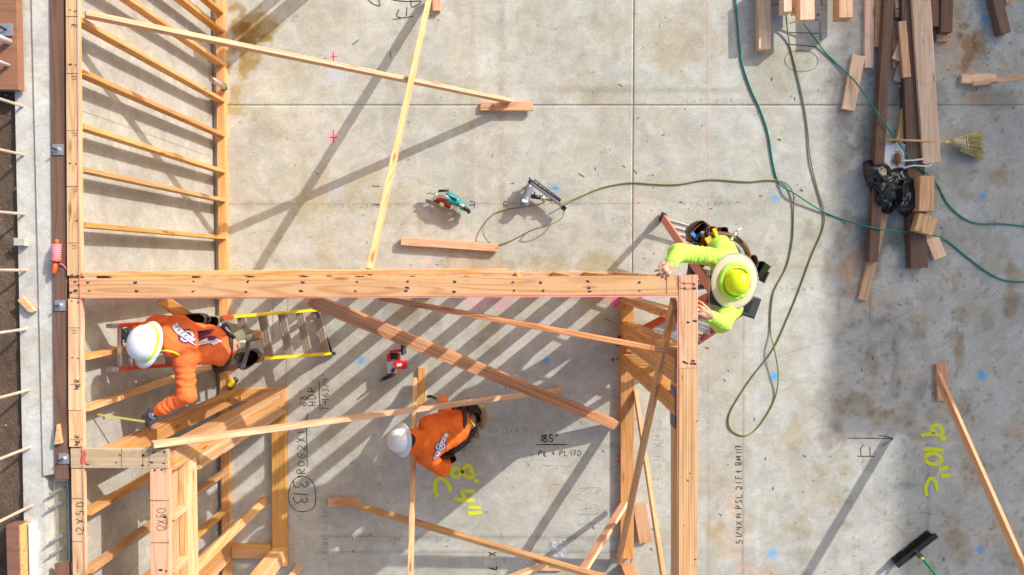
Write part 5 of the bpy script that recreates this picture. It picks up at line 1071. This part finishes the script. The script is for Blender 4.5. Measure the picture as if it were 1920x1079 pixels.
def reel():
    t = thing('string_reel', 'orange reel wound with pink string lying on the brown sill board', 'reel', P(106,480,2.55)); z = 2.585
    MB().tube([P(106,458,z),P(105,487,z)], [.026,.031], 14).obj('wound_string', PINK, t, True); MB().tube([P(106.5,449,z),P(106,457,z)], [.012,.018], 10).obj('reel_tip', REEL, t, True); MB().tube([P(105,487,z),P(104.5,490,z)], [.036,.034], 14).obj('reel_flange', REEL, t, True)
    MB().tube([P(104.5,490,z),P(103,502,z),P(101,510,z),P(101,515,z)], [.014,.017,.016,.006], 10).obj('reel_handle', REEL, t, True)
    MB().tube(catmull([P(106,496,z),P(114,495,z-.02),P(121,500,z-.03),P(125,507,z-.03)],6), .0035, 5).obj('string_tail', PINK, t, True)
    m = MB()
    for i in range(9):
        c = P(106,458,z).lerp(P(105,487,z),i/8.5+.02); m.tube([c+Vector((0,.002,0)), c-Vector((0,.002,0))], .0325+.001*(i%2), 14, False)
    m.obj('string_winding', plain('pale_pink_string', (.90,.42,.48), .8), t, True)
reel()
def corn_broom():
    t = thing('corn_broom', 'corn broom with wooden handle lying over the wide pink plank', 'broom', P(1783,267,.05))
    MB().tube([P(1663,262,.17),P(1770,266.5,.12)], .012, 10).obj('handle', HANDW, t, True); MB().tube([P(1765,266.3,.12),P(1784,267,.11)], .0135, 10).obj('yellow_sleeve', YEL, t, True)
    MB().tube([P(1773,266.3,.122),P(1777,267.4,.122)], .015, 10).obj('sleeve_label', WHT, t, True)
    blob('bound_head', [('c', tuple(P(1788,267,.10)), tuple(P(1800,269,.09)), .038, .05), ('c', tuple(P(1792,262,.09)), tuple(P(1808,264,.08)), .022, .03), ('c', tuple(P(1792,272,.09)), tuple(P(1808,277,.08)), .022, .03)], STRAWD, t, .007, .015, .003)
    m = MB()
    for i in range(520):
        u = random.random(); v = random.gauss(0,.35); v = max(-1,min(1,v)); a = P(1800+random.uniform(-2,4), 270+(u-.5)*26, .09+v*.03); b = P(1840+random.uniform(-4,6)-abs(u-.5)*2-(u<.5)*2, 273+(u-.5)*54+random.uniform(-1.5,1.5), max(.012,.05+v*.05)); m.tube([a,a.lerp(b,.6)+Vector((0,0,.004)),b], [.0035,.003,.0018], 4, False)
    o = m.obj('straw_fan', STRAW, t); o['kind'] = 'stuff'
    for k in (0, 5, 10): MB().tube(catmull([P(1803+k,257-k*.4,.08),P(1804+k,262,.125-k*.001),P(1805+k,270,.13-k*.001),P(1806+k,278,.115),P(1807+k,284+k*.5,.07)],4), .0035, 5).obj('stitching', WHT, t, True)
corn_broom()
def push_broom():
    t = thing('push_broom', 'black push broom with green handle at the bottom right', 'broom', P(1718,1033,0))
    a, b = P(1684,1060,.10), P(1753,1006,.10); d = (b-a).normalized(); n = Vector((-d.y,d.x,0))
    board('brush_block', a-d*.02, b+d*.02, .055, .035, BLK, t, tuple(n), cham=.01)
    m = MB()
    for i in range(900):
        u = random.random(); s_ = random.uniform(-.5,.5); p = a.lerp(b,u)+n*s_*.05; q = p+n*(s_*.045)+d*random.uniform(-.006,.006); q.z = .004; p.z = .09; m.tube([p,q], [.0028,.0022], 3, False)
    o = m.obj('bristles', BRIS, t); o['kind'] = 'stuff'
    c = P(1720,1037,.13); MB().bar(c, P(1727,1046,.16), .05, .04, tuple(d)).obj('bracket', DPL, t); MB().lathe([(0,.01),(.01,.01),(.012,0)], Matrix.Translation(P(1718,1035,.12)), 10).obj('bracket_nut', BRASS, t); MB().tube([P(1726,1045,.16),P(1731,1050,.19)], .015, 10).obj('handle_collar', YEL, t, True)
    p, q = P(1730,1049,.18), P(1762,1088,.42); MB().tube([p, q, q+(q-p)*2.5], .0125, 10).obj('handle', BGRN, t, True)
push_broom()
def dustpan():
    t = thing('dustpan', 'white dustpan holding brown sweepings beside the black bin liner', 'dustpan', P(1680,298,0)); z = .07
    base = [(1659,271),(1692,271),(1700,275),(1705,284),(1705,326),(1657,326)]; q = [P(x,y,z) for x,y in base]; n = len(q)
    V = q+[p+Vector((0,0,.006)) for p in q]; m = MB(); m.add(V, [tuple(range(n)), tuple(range(2*n-1,n-1,-1))]+[(i,n+i,n+(i+1)%n,(i+1)%n) for i in range(n)]); m.obj('pan_tray', WHT, t)
    for a, b in ((0,1),(1,2),(2,3),(3,4)): board('pan_rim', q[a]+V3(0,0,.01), q[b]+V3(0,0,.01), .02, .005, WHT, t, (0,0,1), cham=.001)
    MB().tube(catmull([P(1690,302,.12),P(1712,301,.13),P(1736,299,.13),P(1747,305,.13),P(1740,312,.13),P(1712,311,.13),P(1694,316,.12)],7), .0085, 8).obj('loop_handle', WHT, t, True)
    m = MB()
    for i in range(420):
        r = abs(random.gauss(0,1)); an = random.random()*6.28; c = P(1683+r*6*math.cos(an), 299+r*8*math.sin(an), z+.012+max(0,.035-.014*r)*random.random()); s_ = random.uniform(.006,.02); m.box(c, (s_,s_*.3,.002), rot=Matrix.Rotation(random.random()*6,4,'Z') @ Matrix.Rotation(random.uniform(-.7,.7),4,'X'))
    o = m.obj('wood_sweepings', plain('reddish_sweepings', (.36,.17,.08), .9, 0, .4)); o['kind'] = 'stuff'
dustpan()
def bin_bag():
    # crumpled liner: faceted folds from ridged directions over a lumpy outline
    out = [(1621,305),(1640,302),(1655,303),(1668,312),(1672,318),(1690,314),(1703,322),(1712,335),(1722,352),(1727,375),(1724,393),(1712,398),(1700,407),(1688,402),(1680,388),(1672,398),(1663,401),(1648,391),(1638,370),(1630,350),(1622,328)]
    rs = np.random.RandomState(4); cx, cy = 1672, 352; n = 84; R = 26; V = []; F = []
    ang = [math.atan2(y-cy, x-cx) for x, y in out]; rad = [math.hypot(x-cx, y-cy) for x, y in out]; od = sorted(zip(ang, rad))
    A = np.array([a for a, _ in od]); Rr = np.array([r for _, r in od]); th = np.linspace(-math.pi, math.pi, n, endpoint=False); rt = np.interp(th, A, Rr, period=2*math.pi)
    def hgt(x, y):
        X = np.array([x*.075]); Y = np.array([y*.075]); wx = fbm(X*.5, Y*.5, 31, 2)[0]*2; wy = fbm(X*.5+9, Y*.5+4, 37, 2)[0]*2
        r = 0; a = 1
        for k in range(2):
            v = vnoise(np.array([(x*.05+wx)*2.0**k+5*k]), np.array([(y*.05+wy)*2.0**k]), 50+k)[0]; r += a*(1-abs(2*v-1)); a *= .55
        return (r/1.55)**1.3
    for j in range(R+1):
        u = j/R
        for i in range(n):
            x = cx+math.cos(th[i])*rt[i]*u*1.05; y = cy+math.sin(th[i])*rt[i]*u*1.05; dome = math.sqrt(max(0, 1-u**2.6)); V.append(P(x, y, 0.02+(.09+.13*hgt(x, y))*dome))
    for j in range(R):
        for i in range(n): F.append((j*n+i, (j+1)*n+i, (j+1)*n+(i+1)%n, j*n+(i+1)%n))
    V = [v for v in V]; o = mesh_obj('bin_liner', V, F, BAG, None, None, True); tag(o, 'crumpled glossy black bin liner beside the dustpan', 'bin bag')
bin_bag()
wr = []
rs = random.Random(5); V = []; F = []
for j in range(9):
    for i in range(6): V.append(P(1036+i*5+rs.uniform(-1,1), 1012+j*4+rs.uniform(-1,1), .012+rs.uniform(0,.02)))
for j in range(8):
    for i in range(5): a = j*6+i; F.append((a,a+1,a+7,a+6))
tag(mesh_obj('plastic_wrapper', V, F, CLEAR), 'small crumpled clear plastic wrapper on the slab near the bottom edge', 'wrapper')
# bracket on the left plate
t = thing('pipe_coupling', 'short grey pipe end with wire bundle on the left wall bottom plate', 'pipe', P(408,154,0))
MB().tube([P(398,150,.50),P(420,163,.18)], .028, 12).obj('pipe_end', GALV, t, True); MB().tube([P(418,161,.2),P(421,166,.1)], [.034,.03], 12).obj('dark_collar', BLK, t, True)
m = MB()
for i in range(9): m.tube([P(400+random.uniform(-3,3),152+random.uniform(-3,3),.5), P(393+random.uniform(-3,4),146+random.uniform(-5,6),.56+random.uniform(0,.06))], .005, 5)
m.obj('wire_ends', BRASS, t)
# litter: nails, staples, chips scattered over the slab
m = MB()
for i in range(330):
    x, y = random.uniform(430,1915), random.uniform(5,1075); c = P(x,y,.004); L = random.choice([.008,.010,.012,.016,.035]); m.box(c, (L, .003+random.random()*.004, .004), rot=Matrix.Rotation(random.random()*6.28,4,'Z'))
o = m.obj('slab_litter', plain('dark_litter', (.10,.07,.05), .9, 0, .4)); o['kind'] = 'stuff'
m = MB()
for i in range(220):
    x, y = (random.gauss(1815,28), random.gauss(110,45)) if i % 3 == 0 else (random.uniform(430,1915), random.uniform(5,1075)); c = P(x,y,.004); L = random.choice([.008,.012,.02]); m.box(c, (L, L*.4, .003), rot=Matrix.Rotation(random.random()*6.28,4,'Z'))
o = m.obj('wood_chips', CHIP); o['kind'] = 'stuff'
pk = thing('shadow_stud_bundle', 'unseen bundle of upright studs added beyond the top edge to cast a shadow', 'stud', P(655,-100,0))  # added out of view to throw the shadow band at upper left
sd = Vector((math.cos(SUN_DIR), math.sin(SUN_DIR), 0)); sn = Vector((-sd.y, sd.x, 0))
for k, off in enumerate((-.14,-.10,-.06,-.02,.05,.09,.13)):
    c = P(655,-100,0)+sn*off; board('stud', Vector((c.x,c.y,.0)), Vector((c.x,c.y,1.45)), .089, .037, FIR, pk, tuple(sd))
# ================================================================== ADDED SHADE CASTER (unseen blocks to the upper right, shaped to cast the broad shade)
cot = 1/math.tan(SUN_EL); bh = 7.6
def shifted(px, py, h):
    g = P(px, py, 0); return g.x+h*cot*math.cos(SUN_DIR), g.y+h*cot*math.sin(SUN_DIR)
bx, by = shifted(1549, 822, bh)
nb = thing('unseen_building', 'pale stucco block added unseen beyond the right edge to cast the broad shade', 'unseen_building', (bx+4, by+4, 0))
slab_poly('main_block', rect(bx, bx+8, by, by+7.5), -.1, bh, FACADE, nb)
cx_, cy_ = shifted(1684, 822, bh); slab_poly('side_wing', rect(cx_, cx_+7, by-4.5, by-.003), -.1, bh, FACADE, nb)
for i in range(2):
    for zz in (1.0, 4.4):
        slab_poly('window', rect(bx-.04, bx-.002, by+1.2+i*3.2, by+2.6+i*3.2), zz, zz+1.5, GLASS, nb)
for zz in (1.0, 4.4): slab_poly('window', rect(cx_-.04, cx_-.002, by-3.0, by-1.6), zz, zz+1.5, GLASS, nb)
